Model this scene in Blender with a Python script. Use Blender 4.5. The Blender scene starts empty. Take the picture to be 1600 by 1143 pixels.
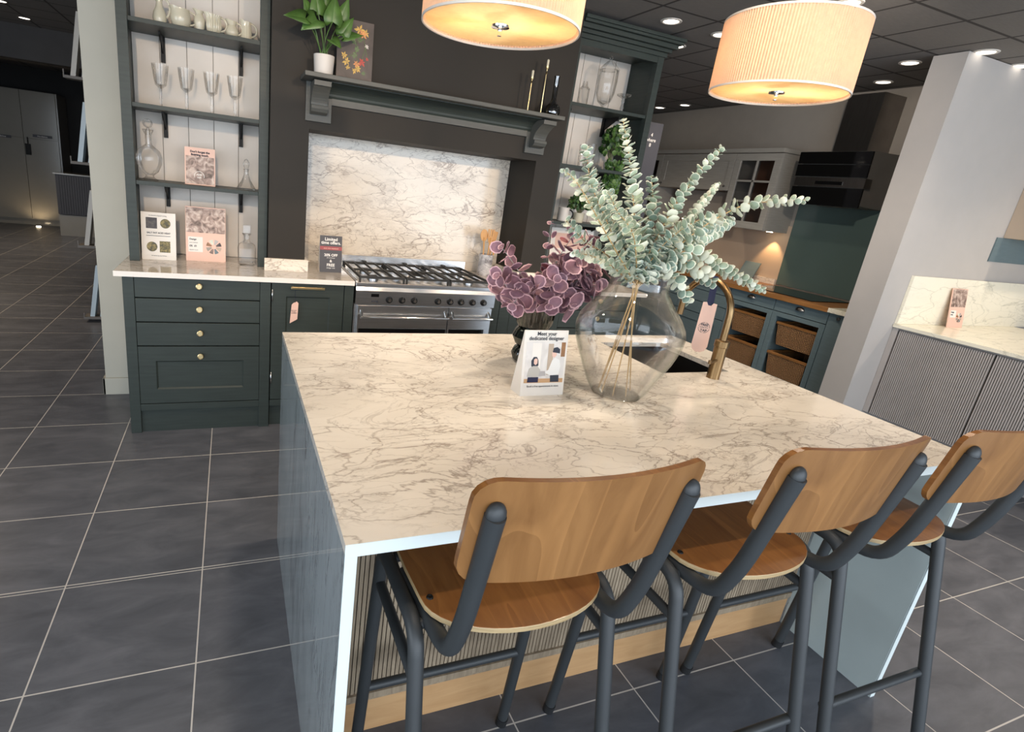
import bpy, bmesh, math, random
from mathutils import Vector, Matrix
PI = math.pi
random.seed(7)
S = bpy.context.scene
COL = S.collection

# ------------------------------------------------------------------ camera
cam = bpy.data.cameras.new('camera'); co = bpy.data.objects.new('camera', cam); COL.objects.link(co)
co.location = (0.5581, -1.4576, 1.5218); co.rotation_euler = (1.2703, -0.1110, -0.3529)
cam.sensor_width = 36; cam.lens = 841.19/1600*36; cam.shift_x = 0.07034; cam.shift_y = -0.01557
cam.clip_start = 0.02; cam.clip_end = 60
S.camera = co
# ------------------------------------------------------------------ world, exposure
W = bpy.data.worlds.new('world'); S.world = W; W.use_nodes = True
bg = W.node_tree.nodes['Background']; bg.inputs[0].default_value = (0.72, 0.83, 1.0, 1); bg.inputs[1].default_value = 0.8
S.view_settings.view_transform = 'Standard'; S.view_settings.look = 'None'; S.view_settings.gamma = 1
S.view_settings.exposure = 0.78; S.view_settings.use_curve_mapping = False

def area(name, loc, size, rot, e, col):
    l = bpy.data.lights.new(name, 'AREA'); l.shape = 'RECTANGLE'; l.size, l.size_y = size; l.energy = e; l.color = col
    o = bpy.data.objects.new(name, l); COL.objects.link(o); o.location = loc; o.rotation_euler = rot; return o
def spot(name, loc, e, col=(1, .80, .58), ang=100, blend=.6, r=.04, rot=(0, 0, 0)):
    l = bpy.data.lights.new(name, 'SPOT'); l.energy = e; l.color = col; l.spot_size = math.radians(ang); l.spot_blend = blend; l.shadow_soft_size = r
    o = bpy.data.objects.new(name, l); COL.objects.link(o); o.location = loc; o.rotation_euler = rot; return o
# the shop front glazing lies behind the camera and to the right
area('shopfront_daylight', (1.6, -4.6, 1.35), (9.0, 2.5), (math.radians(90), 0, 0), 170, (0.80, 0.90, 1.0))
# unseen daylight panel added to brighten the island's left end slab
area('added_left_daylight', (-4.7, -2.6, 1.35), (4.2, 2.4), (math.radians(90), 0, math.radians(-90)), 110, (0.80, 0.90, 1.0))
# ceiling downlights that light the island, the range run, the aisles
for i, (x, y, e) in enumerate([(1.1, .62, 15), (2.3, .62, 16), (1.0, -.85, 8), (2.4, -.85, 8), (1.72, -.2, 10), (0.2, .9, 14), (3.2, .9, 14), (4.0, 2.0, 20), (4.1, 3.4, 20),
                               (4.2, 0.2, 26), (6.0, -0.3, 34), (-1.3, 1.6, 8), (7.0, -1.2, 20)]):
    spot('downlight_beam', (x, y, 2.63), e*2.0, (1, .84, .66), ang=130, blend=1.0, r=.05)
# track spots over the shop aisle, aimed at the dresser wall
def aim(p, q): return (Vector(q)-Vector(p)).to_track_quat('-Z', 'Y').to_euler()
for i, (x, tx, e) in enumerate([(.2, .4, 118), (1.7, 1.7, 130), (3.3, 3.1, 118)]):
    p_ = (x, -2.2, 2.5); spot('aimed_spot_beam', p_, e, (1, .76, .53), 44, .9, .05, aim(p_, (tx, 2.2, 1.55)))
for p_, q_, e in (((3.0, .2, 2.5), (5.6, 2.8, 1.7), 60), ((3.4, -2.4, 2.5), (6.8, .93, 1.2), 55)):  # unseen spots added to brighten the far wall and the partition
    spot('aimed_spot_beam', p_, e, (1, .86, .72), 70, .9, .05, aim(p_, q_))
for i, (x, y) in enumerate([(-2.0, 4.0), (-2.6, 7.5)]):
    spot('downlight_beam_far', (x, y, 2.63), 90, ang=130, blend=1.0)

# ------------------------------------------------------------------ materials
MATS = {}
class N:
    def __init__(s, name):
        s.m = bpy.data.materials.new(name); s.m.use_nodes = True; s.t = s.m.node_tree; s.n = s.t.nodes
        s.b = s.n['Principled BSDF']; s.out = s.n['Material Output']; MATS[name] = s.m
    def a(s, kind, **k):
        x = s.n.new(kind)
        for q, v in k.items(): setattr(x, q, v)
        return x
    def l(s, a, b): s.t.links.new(a, b)
    def val(s, sock, v):
        if hasattr(v, 'links') or hasattr(v, 'is_linked'): s.l(v, sock)
        else: sock.default_value = v
    def math(s, op, a, b=0.0, clamp=False):
        x = s.a('ShaderNodeMath', operation=op, use_clamp=clamp); s.val(x.inputs[0], a); s.val(x.inputs[1], b); return x.outputs[0]
    def coord(s, kind='Object', scale=(1, 1, 1), rot=(0, 0, 0)):
        if kind == 'World': c = s.a('ShaderNodeNewGeometry').outputs['Position']
        else: c = s.a('ShaderNodeTexCoord').outputs[kind]
        m = s.a('ShaderNodeMapping'); m.inputs['Scale'].default_value = scale; m.inputs['Rotation'].default_value = rot
        s.l(c, m.inputs[0]); return m.outputs[0]
    def noise(s, vec, scale=5, detail=4, dist=0, rough=.5):
        x = s.a('ShaderNodeTexNoise'); s.l(vec, x.inputs['Vector']); x.inputs['Scale'].default_value = scale
        x.inputs['Detail'].default_value = detail; x.inputs['Distortion'].default_value = dist; x.inputs['Roughness'].default_value = rough
        return x.outputs['Fac']
    def ramp(s, fac, stops):
        x = s.a('ShaderNodeValToRGB'); s.l(fac, x.inputs[0]); e = x.color_ramp.elements
        while len(e) < len(stops): e.new(.5)
        for q, (p, c) in zip(e, stops): q.position = p; q.color = (*c, 1) if len(c) == 3 else c
        return x.outputs[0]
    def mix(s, fac, a, b):
        x = s.a('ShaderNodeMix', data_type='RGBA'); s.val(x.inputs[0], fac)
        for sock, v in ((x.inputs[6], a), (x.inputs[7], b)):
            if isinstance(v, tuple): sock.default_value = (*v[:3], 1)
            else: s.l(v, sock)
        return x.outputs[2]
    def bump(s, h, strength=.2, dist=.002):
        x = s.a('ShaderNodeBump'); x.inputs['Strength'].default_value = strength; x.inputs['Distance'].default_value = dist
        s.l(h, x.inputs['Height']); s.l(x.outputs[0], s.b.inputs['Normal'])
    def set(s, col=None, rough=None, metal=None, spec=None, coat=None, emit=None, es=1, trans=None):
        I = s.b.inputs
        if col is not None:
            if isinstance(col, tuple): I['Base Color'].default_value = (*col, 1)
            else: s.l(col, I['Base Color'])
        if rough is not None: s.val(I['Roughness'], rough)
        if metal is not None: I['Metallic'].default_value = metal
        if spec is not None: I['Specular IOR Level'].default_value = spec
        if coat is not None: I['Coat Weight'].default_value = coat; I['Coat Roughness'].default_value = .08
        if emit is not None: I['Emission Color'].default_value = (*emit, 1); I['Emission Strength'].default_value = es
        return s

def simple(name, col, rough=.5, metal=0, var=.08, scale=8, bump=0, stretch=(1, 1, 1), **k):
    n = N(name); v = n.coord('Object', stretch); f = n.noise(v, scale, 4)
    a = tuple(max(0, c*(1-var)) for c in col); b = tuple(min(1, c*(1+var)) for c in col)
    n.set(n.ramp(f, [(.3, a), (.7, b)]), rough, metal, **k)
    if bump: n.bump(f, bump, .001)
    return n.m

def marble(name, base, dark, vein, s=1.0, rough=.12, amount=1.0, rot=(0, 0, .5), stretch=(1, 1, 1), thin=.016, net=1.0):
    n = N(name); v = n.coord('World', tuple(q*s for q in stretch), rot)
    def veins(scale, dist, w, seed):
        m = n.a('ShaderNodeMapping'); m.inputs['Location'].default_value = (seed, seed*1.7, seed*.3); n.l(v, m.inputs[0])
        f = n.noise(m.outputs[0], scale, 7, dist, .6)
        d = n.math('ABSOLUTE', n.math('SUBTRACT', f, .5))
        r = n.a('ShaderNodeMapRange'); r.inputs[1].default_value = 0; r.inputs[2].default_value = w; r.inputs[3].default_value = 1; r.inputs[4].default_value = 0
        n.l(d, r.inputs[0]); return r.outputs[0]
    a = veins(1.9, 1.3, thin, 3.1); b = veins(4.2, 1.6, thin*.9, 8.7); c = veins(1.2, .8, thin*2.6, 5.5)
    dn = n.a('ShaderNodeTexNoise'); n.l(v, dn.inputs['Vector']); dn.inputs['Scale'].default_value = 2.6; dn.inputs['Detail'].default_value = 6
    dv = n.a('ShaderNodeVectorMath', operation='MULTIPLY_ADD'); n.l(dn.outputs['Color'], dv.inputs[0]); dv.inputs[1].default_value = (.55, .55, .55); n.l(v, dv.inputs[2])
    def crack(scale, w):
        vo = n.a('ShaderNodeTexVoronoi', feature='DISTANCE_TO_EDGE'); n.l(dv.outputs[0], vo.inputs[0]); vo.inputs['Scale'].default_value = scale
        r = n.a('ShaderNodeMapRange'); r.inputs[1].default_value = 0; r.inputs[2].default_value = w; r.inputs[3].default_value = 1; r.inputs[4].default_value = 0
        n.l(vo.outputs['Distance'], r.inputs[0]); return r.outputs[0]
    k1 = crack(2.1, .018*net); k2 = crack(5.2, .028*net)
    mask = n.math('MULTIPLY', n.math('SUBTRACT', n.noise(v, 1.6, 3), .36), 4.0, True)
    mask2 = n.math('MULTIPLY', n.math('SUBTRACT', n.noise(v, 2.7, 3), .45), 5.0, True)
    tot = n.math('ADD', n.math('MULTIPLY', a, mask), n.math('MULTIPLY', n.math('MULTIPLY', b, mask2), .75), True)
    tot = n.math('ADD', tot, n.math('MULTIPLY', n.math('MULTIPLY', c, mask2), .35), True)
    tot = n.math('ADD', tot, n.math('ADD', n.math('MULTIPLY', k1, .75), n.math('MULTIPLY', n.math('MULTIPLY', k2, mask), .6)), True)
    cloud = n.ramp(n.noise(v, 2.2, 5, .6), [(.3, base), (.75, dark)])
    n.set(n.mix(n.math('MULTIPLY', tot, amount), cloud, vein), rough, spec=.5)
    return n.m

def wood(name, c1, c2, rough=.35, scale=6, stretch=(1, 12, 12), coat=0, fig=0):
    n = N(name); v = n.coord('Object', stretch); f = n.noise(v, scale, 5, .8, .6)
    v2 = n.coord('Object', tuple(q*.3 for q in stretch)); g = n.noise(v2, scale, 3, 1.4)
    c = n.mix(n.math('MULTIPLY', g, .6), n.ramp(f, [(.32, c1), (.68, c2)]), c1)
    if fig:
        q = n.math('FRACT', n.math('MULTIPLY', n.noise(n.coord('Object', tuple(k*.28 for k in stretch)), 2.2, 2, .5), 9.0))
        ln = n.math('MULTIPLY', n.math('MULTIPLY', n.math('SUBTRACT', q, .88), 8.0, True), fig); c = n.mix(ln, c, tuple(min(1, k*1.35) for k in c2))
    n.set(c, rough, coat=coat)
    n.bump(f, .06, .0006)
    return n.m

def glass(name, tint=(.95, .97, .96), edge=(.30, .34, .33), gloss=.16, rough=.02):
    n = N(name); n.n.remove(n.b)
    lw = n.a('ShaderNodeLayerWeight'); lw.inputs[0].default_value = .55
    f = n.math('POWER', lw.outputs['Facing'], 4.0)
    tr = n.a('ShaderNodeBsdfTransparent'); n.l(n.mix(f, tint, edge), tr.inputs[0])
    gl = n.a('ShaderNodeBsdfGlossy'); gl.inputs['Roughness'].default_value = rough; gl.inputs[0].default_value = (1, 1, 1, 1)
    fr = n.a('ShaderNodeFresnel'); fr.inputs[0].default_value = 1.45
    mx = n.a('ShaderNodeMixShader'); n.l(n.math('ADD', n.math('MULTIPLY', fr.outputs[0], .38), gloss*.3, True), mx.inputs[0])
    n.l(tr.outputs[0], mx.inputs[1]); n.l(gl.outputs[0], mx.inputs[2]); n.l(mx.outputs[0], n.out.inputs[0])
    return n.m

# floor: 450 mm slate grey porcelain tiles with pale grout
n = N('floor_tile'); p = n.a('ShaderNodeNewGeometry').outputs['Position']; sx = n.a('ShaderNodeSeparateXYZ'); n.l(p, sx.inputs[0])
def lines(n, s, T, off, w):
    q = n.math('DIVIDE', n.math('SUBTRACT', s, off), T); f = n.math('FRACT', q); d = n.math('ABSOLUTE', n.math('SUBTRACT', f, .5))
    return n.math('GREATER_THAN', d, .5-w/T/2), n.math('FLOOR', q)
gx, ix = lines(n, sx.outputs[0], .45, 0, .0045); gy, iy = lines(n, sx.outputs[1], .45, 0, .0045)
extra = n.math('LESS_THAN', n.math('ABSOLUTE', n.math('SUBTRACT', sx.outputs[1], .436)), .0018)
g = n.math('MAXIMUM', n.math('MAXIMUM', gx, gy), extra)
cv = n.a('ShaderNodeCombineXYZ'); n.l(ix, cv.inputs[0]); n.l(iy, cv.inputs[1]); wn = n.a('ShaderNodeTexWhiteNoise'); n.l(cv.outputs[0], wn.inputs[0])
v = n.coord('World', (1, 2.6, 1)); va = n.a('ShaderNodeVectorMath', operation='ADD'); n.l(v, va.inputs[0]); n.l(wn.outputs['Color'], va.inputs[1])
f = n.noise(va.outputs[0], 4.5, 6, .6, .62)
f2 = n.math('ADD', f, n.math('MULTIPLY', n.math('SUBTRACT', wn.outputs['Value'], .5), .12))
tile = n.ramp(f2, [(.28, (.074, .079, .093)), (.5, (.104, .109, .126)), (.74, (.142, .147, .167))])
n.set(n.mix(g, tile, (.56, .53, .49)), n.math('ADD', n.math('MULTIPLY', f, .12), .30), spec=.45)
n.bump(n.math('SUBTRACT', n.math('MULTIPLY', f, .15), g), .35, .0015)

# ceiling: dark grey lay-in tiles with recessed grid
n = N('ceiling_tile'); p = n.a('ShaderNodeNewGeometry').outputs['Position']; sx = n.a('ShaderNodeSeparateXYZ'); n.l(p, sx.inputs[0])
gx, ix = lines(n, sx.outputs[0], .4335, 4.237, .019); gy, iy = lines(n, sx.outputs[1], .4275, .681, .019)
g = n.math('MAXIMUM', gx, gy); f = n.noise(n.coord('World', (6, 90, 6)), 3, 3)
n.set(n.mix(g, n.ramp(f, [(.3, (.17, .158, .148)), (.7, (.20, .187, .175))]), (.045, .04, .037)), .8)
n.bump(n.math('SUBTRACT', n.math('MULTIPLY', f, .1), g), .5, .004)

M = {}
M['green'] = simple('painted_dark_green', (.034, .043, .038), .45, var=.12, scale=5, stretch=(1, 1, 14), bump=.05, spec=.3)
M['taupe'] = simple('painted_dark_taupe', (.028, .024, .0195), .6, var=.06, scale=3, spec=.22)
M['sage'] = simple('painted_grey_green', (.125, .128, .110), .5, var=.06, stretch=(1, 12, 12))
M['mant'] = simple('painted_mantel_grey', (.082, .083, .074), .55, var=.12, scale=9, stretch=(1, 12, 12))
M['pillar'] = simple('painted_plaster', (.40, .385, .325), .7, var=.02)
M['whitewall'] = simple('painted_lilac_plaster', (.42, .395, .375), .7, var=.02)
M['greywall'] = simple('painted_grey_wall', (.33, .295, .255), .75, var=.03)
M['darkwall'] = simple('painted_charcoal_wall', (.018, .017, .017), .8)
M['bulk'] = simple('painted_bulkhead_grey', (.055, .05, .048), .8)
M['marble'] = marble('pale_veined_marble_top', (.81, .755, .675), (.73, .67, .585), (.27, .215, .175), s=1.5, rough=.12, rot=(0, 0, .42), stretch=(.9, 1.9, 1.6), thin=.018, amount=.72, net=.8)
M['marble_side'] = marble('cool_lit_marble_side', (.36, .40, .41), (.30, .335, .345), (.14, .15, .16), s=1.0, rough=.05, rot=(0, 0, 0), stretch=(1.5, 3.4, .5), thin=.016, net=.6)  # island marble again, with its cool dimmer light put into the colour
M['marble_splash'] = marble('veined_marble_splash', (.80, .72, .61), (.73, .65, .55), (.36, .29, .23), s=1.9, rough=.16, rot=(0, .5, 0), stretch=(.8, 1, 2.0), thin=.020)
M['marble_wt'] = marble('polished_marble_worktop', (.58, .53, .47), (.46, .42, .38), (.28, .24, .2), s=1.5, rough=.09, stretch=(1, 1.5, 1))
M['marble_pen'] = marble('cream_marble', (.83, .79, .66), (.80, .75, .62), (.42, .40, .32), s=.9, rough=.2, rot=(0, .15, 0), stretch=(.7, 1, 2.4), amount=.6, thin=.012)
M['edge'] = simple('white_solid_edge', (.74, .80, .78), .35, var=.02)
M['inner'] = simple('daylight_tinted_panel', (.42, .48, .475), .3, var=.03)  # bluish daylight on the slab's inner face, put into the colour
M['steel'] = simple('brushed_steel', (.72, .73, .74), .24, 1, var=.10, scale=4, stretch=(1, 1, 40))
M['steel_dark'] = simple('dark_steel', (.30, .28, .262), .3, 1, var=.1, stretch=(1, 30, 1))
M['hood'] = simple('grey_hood_steel', (.17, .16, .145), .4, .3, var=.06)
M['chrome'] = simple('polished_chrome', (.85, .84, .82), .08, 1, var=.01)
M['black'] = simple('black_enamel', (.008, .008, .008), .5, var=.1, spec=.2)
M['blackgloss'] = simple('black_glass_panel', (.004, .004, .004), .06, var=.05)
M['iron'] = simple('cast_iron', (.02, .02, .019), .6, var=.2, bump=.2)
M['brass'] = simple('satin_brass', (.68, .53, .28), .28, 1, var=.05)
M['aged'] = simple('aged_brass', (.27, .175, .085), .33, 1, var=.22, scale=10, stretch=(1, 1, .4))
M['tube'] = simple('powder_coated_steel', (.033, .036, .038), .48, var=.06)
M['rubber'] = simple('black_rubber', (.012, .012, .013), .6)
M['ply'] = wood('stained_plywood', (.17, .060, .014), (.32, .135, .036), .30, 3.2, (7, 1.1, 7), .12, .35)
M['plyback'] = wood('stained_plywood_back', (.20, .085, .024), (.345, .165, .055), .36, 2.6, (6, 6, 1.3), .08, .35)
M['plyedge'] = wood('plywood_edge', (.36, .24, .11), (.62, .47, .27), .5, 12, (1, 1, 30))
M['oak'] = wood('oak_plinth', (.48, .27, .12), (.62, .38, .19), .4, 3, (1.2, 9, 9))
M['walnut'] = wood('oak_worktop', (.20, .085, .025), (.38, .18, .06), .4, 5, (9, 1, 9))
M['utensil'] = wood('beech_utensil', (.50, .25, .08), (.70, .40, .16), .45, 4, (9, 9, 1))
M['slat'] = wood('grey_oak_ribbed', (.22, .165, .11), (.46, .36, .25), .5, 5, (14, 14, 1.2))
M['slat_gap'] = simple('dark_groove', (.05, .04, .03), .8)
M['ribgrey'] = simple('ribbed_grey_laminate', (.40, .37, .355), .4, var=.04)
M['panelwhite'] = simple('white_tongue_and_groove', (.70, .64, .57), .6, var=.03)
M['groove'] = simple('groove_shade', (.30, .27, .24), .8)  # darker than the boards, paints the shade inside their grooves
M['ceramic'] = simple('cream_glazed_stoneware', (.58, .53, .40), .18, var=.05)
M['pot'] = simple('white_matt_pot', (.62, .58, .53), .5, var=.03)
M['glass'] = glass('clear_glass', (.998, .998, .996), (.80, .83, .79), .03)
M['glassd'] = glass('cut_crystal', (.992, .99, .985), (.70, .68, .65), .04, .04)
M['glassgreen'] = glass('dark_green_glass', (.05, .10, .07), (.01, .02, .015), .5)
M['glassleaf'] = glass('ribbed_green_glass', (.045, .14, .07), (.005, .02, .01), .30)
M['glasspane'] = glass('cabinet_pane', (.9, .9, .9), (.6, .6, .6), .3)
M['leaf1'] = simple('silver_green_leaf', (.30, .385, .29), .6, var=.22, scale=25)
M['leaf2'] = simple('blue_green_leaf', (.22, .31, .255), .6, var=.25, scale=25)
M['leafw'] = simple('frosted_leaf', (.62, .65, .54), .6, var=.12, scale=25)
M['leafp'] = simple('dusky_purple_leaf', (.20, .10, .128), .6, var=.3, scale=30)
M['leafpk'] = simple('pink_leaf_margin', (.56, .35, .38), .6, var=.2, scale=30)
M['leafred'] = simple('burgundy_leaf', (.22, .045, .055), .6, var=.2, scale=30)
M['leafg'] = simple('bright_green_leaf', (.065, .135, .028), .4, var=.3, scale=18)
M['leafdk'] = simple('deep_green_leaf', (.030, .075, .020), .5, var=.3, scale=18)
M['stem'] = simple('green_brown_stem', (.22, .22, .12), .6)
M['stemgold'] = simple('tan_stem', (.40, .26, .11), .5)
M['stempale'] = simple('pale_grey_stem', (.30, .31, .29), .6)
M['paper'] = simple('white_card', (.78, .73, .665), .6, var=.02)
M['pink'] = simple('pink_card', (.76, .50, .40), .6, var=.02)
M['ink'] = simple('dark_ink', (.03, .035, .05), .7)
M['inkwhite'] = simple('white_ink', (.78, .76, .72), .7, var=.01)
M['navy'] = simple('navy_ribbon', (.012, .014, .05), .7)
M['charcard'] = simple('charcoal_card', (.045, .045, .055), .5, var=.05)
M['redband'] = simple('crimson_band', (.30, .05, .06), .5)
M['teal'] = simple('teal_glass_splash', (.085, .125, .117), .14, var=.04, scale=2)
M['bluegrey'] = simple('painted_blue_grey', (.12, .168, .185), .45, var=.06, stretch=(1, 1, 9))
M['putty'] = simple('painted_putty', (.31, .29, .255), .5, var=.08, stretch=(1, 1, 12))
M['cream'] = simple('cream_panel', (.46, .36, .27), .55, var=.05, scale=2)
M['wicker'] = None
n = N('woven_wicker'); v = n.coord('Object', (1, 1, 1)); br = n.a('ShaderNodeTexWave', wave_type='BANDS', bands_direction='Y'); n.l(v, br.inputs[0]); br.inputs['Scale'].default_value = 22; br.inputs['Distortion'].default_value = 2
b2 = n.a('ShaderNodeTexWave', wave_type='BANDS', bands_direction='Z'); n.l(v, b2.inputs[0]); b2.inputs['Scale'].default_value = 26; b2.inputs['Distortion'].default_value = 3
mm = n.math('MULTIPLY', br.outputs['Fac'], b2.outputs['Fac']); n.set(n.ramp(mm, [(.05, (.09, .04, .016)), (.5, (.48, .26, .11))]), .6); n.bump(mm, .8, .004); M['wicker'] = n.m
M['tallgrey'] = simple('gloss_putty_laminate', (.23, .215, .185), .14, var=.02)
M['sample'] = simple('pale_blue_sample_door', (.46, .54, .58), .4, var=.03)
M['samplew'] = simple('cream_sample_door', (.46, .43, .38), .4, var=.03)
M['shelfwood'] = simple('grey_display_ledge', (.14, .125, .11), .6)
M['brownglass'] = simple('brown_cabinet_interior', (.20, .085, .045), .5)  # brown lining and shelves of the glazed cabinets
M['photo_room'] = None
def photo(name, c1, c2, c3, sc=14):
    n = N(name); v = n.coord('Object', (1, 1, 1)); vo = n.a('ShaderNodeTexVoronoi'); n.l(v, vo.inputs[0]); vo.inputs['Scale'].default_value = sc
    n.set(n.ramp(n.noise(v, sc*.8, 6, 1.2), [(.3, c1), (.48, c2), (.68, c3)]), .5); return n.m
M['photo_room'] = photo('printed_kitchen_photo', (.10, .065, .05), (.34, .24, .2), (.66, .54, .46), 30)
M['photo_light'] = photo('printed_meeting_photo', (.62, .58, .54), (.72, .68, .64), (.50, .46, .42), 12)
M['photo_moss'] = photo('printed_texture_swatch', (.03, .03, .02), (.12, .10, .03), (.34, .26, .09), 70)
M['photo_dark'] = photo('printed_dark_swatch', (.02, .014, .02), (.045, .035, .04), (.09, .08, .07), 40)
M['printbg'] = photo('printed_dusky_background', (.07, .055, .048), (.095, .075, .066), (.125, .10, .088), 8)
M['petaly'] = simple('yellow_petal_ink', (.62, .40, .10), .6, var=.2, scale=60)
M['petalo'] = simple('orange_petal_ink', (.66, .28, .10), .6, var=.2, scale=60)
M['petalr'] = simple('red_petal_ink', (.50, .07, .05), .6, var=.2, scale=60)
M['lamp_on'] = N('lit_downlight').set((1, 1, 1), .5, emit=(1, .90, .76), es=2.2).m
M['bulb_on'] = N('lit_warm_bulb').set((1, .9, .8), .5, emit=(1, .62, .30), es=2.2).m
M['puck'] = N('lit_cabinet_puck').set((1, 1, 1), .5, emit=(1, .78, .5), es=12).m
# lamp shade fabrics
def shade(name, col, tw, rough=.8):
    n = N(name); n.n.remove(n.b)
    v = n.coord('Object', (1, 1, 1)); f = n.noise(v, 60, 3); c = n.ramp(f, [(.3, tuple(q*.92 for q in col)), (.7, col)])
    d = n.a('ShaderNodeBsdfDiffuse'); n.l(c, d.inputs[0]); t = n.a('ShaderNodeBsdfTranslucent'); n.l(c, t.inputs[0])
    mx = n.a('ShaderNodeMixShader'); mx.inputs[0].default_value = tw; n.l(d.outputs[0], mx.inputs[1]); n.l(t.outputs[0], mx.inputs[2]); n.l(mx.outputs[0], n.out.inputs[0]); return n.m
M['shade'] = shade('pleated_cream_shade', (.76, .53, .38), .38)
M['diffuser'] = shade('frosted_diffuser', (.92, .80, .50), .62)

# ------------------------------------------------------------------ builders
class MB:
    def __init__(s): s.b = bmesh.new(); s.mi = 0
    def faces(s, fs, smooth=False):
        for f in fs: f.material_index = s.mi; f.smooth = smooth
    def box(s, x0, y0, z0, x1, y1, z1):
        x0, x1 = sorted((x0, x1)); y0, y1 = sorted((y0, y1)); z0, z1 = sorted((z0, z1))
        v = [s.b.verts.new(p) for p in [(x0, y0, z0), (x1, y0, z0), (x1, y1, z0), (x0, y1, z0), (x0, y0, z1), (x1, y0, z1), (x1, y1, z1), (x0, y1, z1)]]
        s.faces([s.b.faces.new([v[i] for i in q]) for q in [(3, 2, 1, 0), (4, 5, 6, 7), (0, 1, 5, 4), (1, 2, 6, 5), (2, 3, 7, 6), (3, 0, 4, 7)]]); return s
    def tube(s, pts, r, seg=12, fillet=0, cap=True):
        P = [Vector(p) for p in pts]
        if fillet:
            Q = [P[0]]
            for i in range(1, len(P)-1):
                a, b, c = P[i-1], P[i], P[i+1]; u = (a-b); w = (c-b); d = min(fillet, u.length*.48, w.length*.48)
                p0 = b+u.normalized()*d; p1 = b+w.normalized()*d
                for k in range(7):
                    t = k/6; Q.append(p0*(1-t)**2+b*2*t*(1-t)+p1*t*t)
            Q.append(P[-1]); P = Q
        R = r if isinstance(r, (list, tuple)) else None
        rings = []; up = None
        for i, p in enumerate(P):
            t = (P[min(i+1, len(P)-1)]-P[max(i-1, 0)])
            if t.length < 1e-9: t = Vector((0, 0, 1))
            t.normalize()
            if up is None:
                up = Vector((0, 0, 1)) if abs(t.z) < .9 else Vector((0, 1, 0))
            up = (up-t*up.dot(t)); up.normalize(); sd = t.cross(up)
            rr = (R[min(int(i*len(R)/len(P)), len(R)-1)] if len(R) != len(P) else R[i]) if R else r
            rings.append([s.b.verts.new(p+(up*math.cos(2*PI*k/seg)+sd*math.sin(2*PI*k/seg))*rr) for k in range(seg)])
        for a, b in zip(rings, rings[1:]):
            s.faces([s.b.faces.new([a[k], a[(k+1) % seg], b[(k+1) % seg], b[k]]) for k in range(seg)], True)
        if cap:
            s.faces([s.b.faces.new(rings[0][::-1]), s.b.faces.new(rings[-1])])
        return s
    def lathe(s, prof, c=(0, 0, 0), seg=32, cap0=True, cap1=True, axis='z', flute=None):
        c = Vector(c); rings = []
        for r, z in prof:
            ring = []
            for k in range(seg):
                a = 2*PI*k/seg; rr = r*(1+(flute(a, z) if flute else 0))
                q = (rr*math.cos(a), rr*math.sin(a), z)
                if axis == 'y': q = (q[0], -q[2], q[1])
                if axis == 'x': q = (-q[2], q[0], q[1])
                ring.append(s.b.verts.new(c+Vector(q)))
            rings.append(ring)
        for a, b in zip(rings, rings[1:]):
            s.faces([s.b.faces.new([a[k], a[(k+1) % seg], b[(k+1) % seg], b[k]]) for k in range(seg)], True)
        if cap0: s.faces([s.b.faces.new(rings[0][::-1])])
        if cap1: s.faces([s.b.faces.new(rings[-1])])
        return s
    def poly(s, pts, thick):
        a = [s.b.verts.new(p) for p in pts]; th = Vector(thick); b = [s.b.verts.new(Vector(p)+th) for p in pts]
        s.faces([s.b.faces.new(a[::-1]), s.b.faces.new(b)]); k = len(a)
        s.faces([s.b.faces.new([a[i], a[(i+1) % k], b[(i+1) % k], b[i]]) for i in range(k)]); return s
    def quad(s, *pts):
        s.faces([s.b.faces.new([s.b.verts.new(p) for p in pts])]); return s
    def ball(s, c, r, sc=(1, 1, 1), seg=12):
        m = Matrix.Translation(c) @ Matrix.Diagonal((*sc, 1)); q = bmesh.ops.create_uvsphere(s.b, u_segments=seg, v_segments=max(6, seg//2+2), radius=r, matrix=m)
        fs = set(f for v in q['verts'] for f in v.link_faces); s.faces(fs, True); return s
def wloc(o):
    v = Vector((0, 0, 0))
    while o: v = v+o.location; o = o.parent
    return v
def obj(name, mb, mat, parent=None, label=None, bev=0, loc=None):
    me = bpy.data.meshes.new(name)
    off = wloc(parent) if parent else Vector(loc or (0, 0, 0))
    bmesh.ops.translate(mb.b, verts=mb.b.verts[:], vec=-off)
    bmesh.ops.recalc_face_normals(mb.b, faces=mb.b.faces[:]) if not getattr(mb, 'keep', 0) else None
    for e in mb.b.edges:
        if len(e.link_faces) == 2 and e.calc_face_angle(0) > .7: e.smooth = False
    mb.b.to_mesh(me); mb.b.free()
    for m in (mat if isinstance(mat, (list, tuple)) else [mat]): me.materials.append(M[m] if isinstance(m, str) else m)
    o = bpy.data.objects.new(name, me); COL.objects.link(o)
    if parent: o.parent = parent
    else: o.location = off
    if label: o['label'] = label
    if bev:
        b = o.modifiers.new('bevel', 'BEVEL'); b.width = bev; b.segments = 2; b.limit_method = 'ANGLE'; b.angle_limit = .8
    return o
def tag(o, label, cat, group=None):
    o['label'] = label; o['category'] = cat
    if group: o['group'] = group
    return o
def thing(name, label, cat, loc=(0, 0, 0), group=None):
    o = bpy.data.objects.new(name, None); COL.objects.link(o); o.location = loc; o.empty_display_size = .05
    return tag(o, label, cat, group)
def solo(name, mb, mat, label, cat, loc=(0, 0, 0), group=None, bev=0): return tag(obj(name, mb, mat, None, None, bev, loc), label, cat, group)
def struct(name, mb, mat, bev=0, parent=None):
    o = obj(name, mb, mat, parent, bev=bev); o['kind'] = 'structure'; return o
def copy_tree(o, parent=None):
    c = o.copy(); COL.objects.link(c); c.parent = parent
    for ch in list(o.children): copy_tree(ch, c)
    return c
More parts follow.
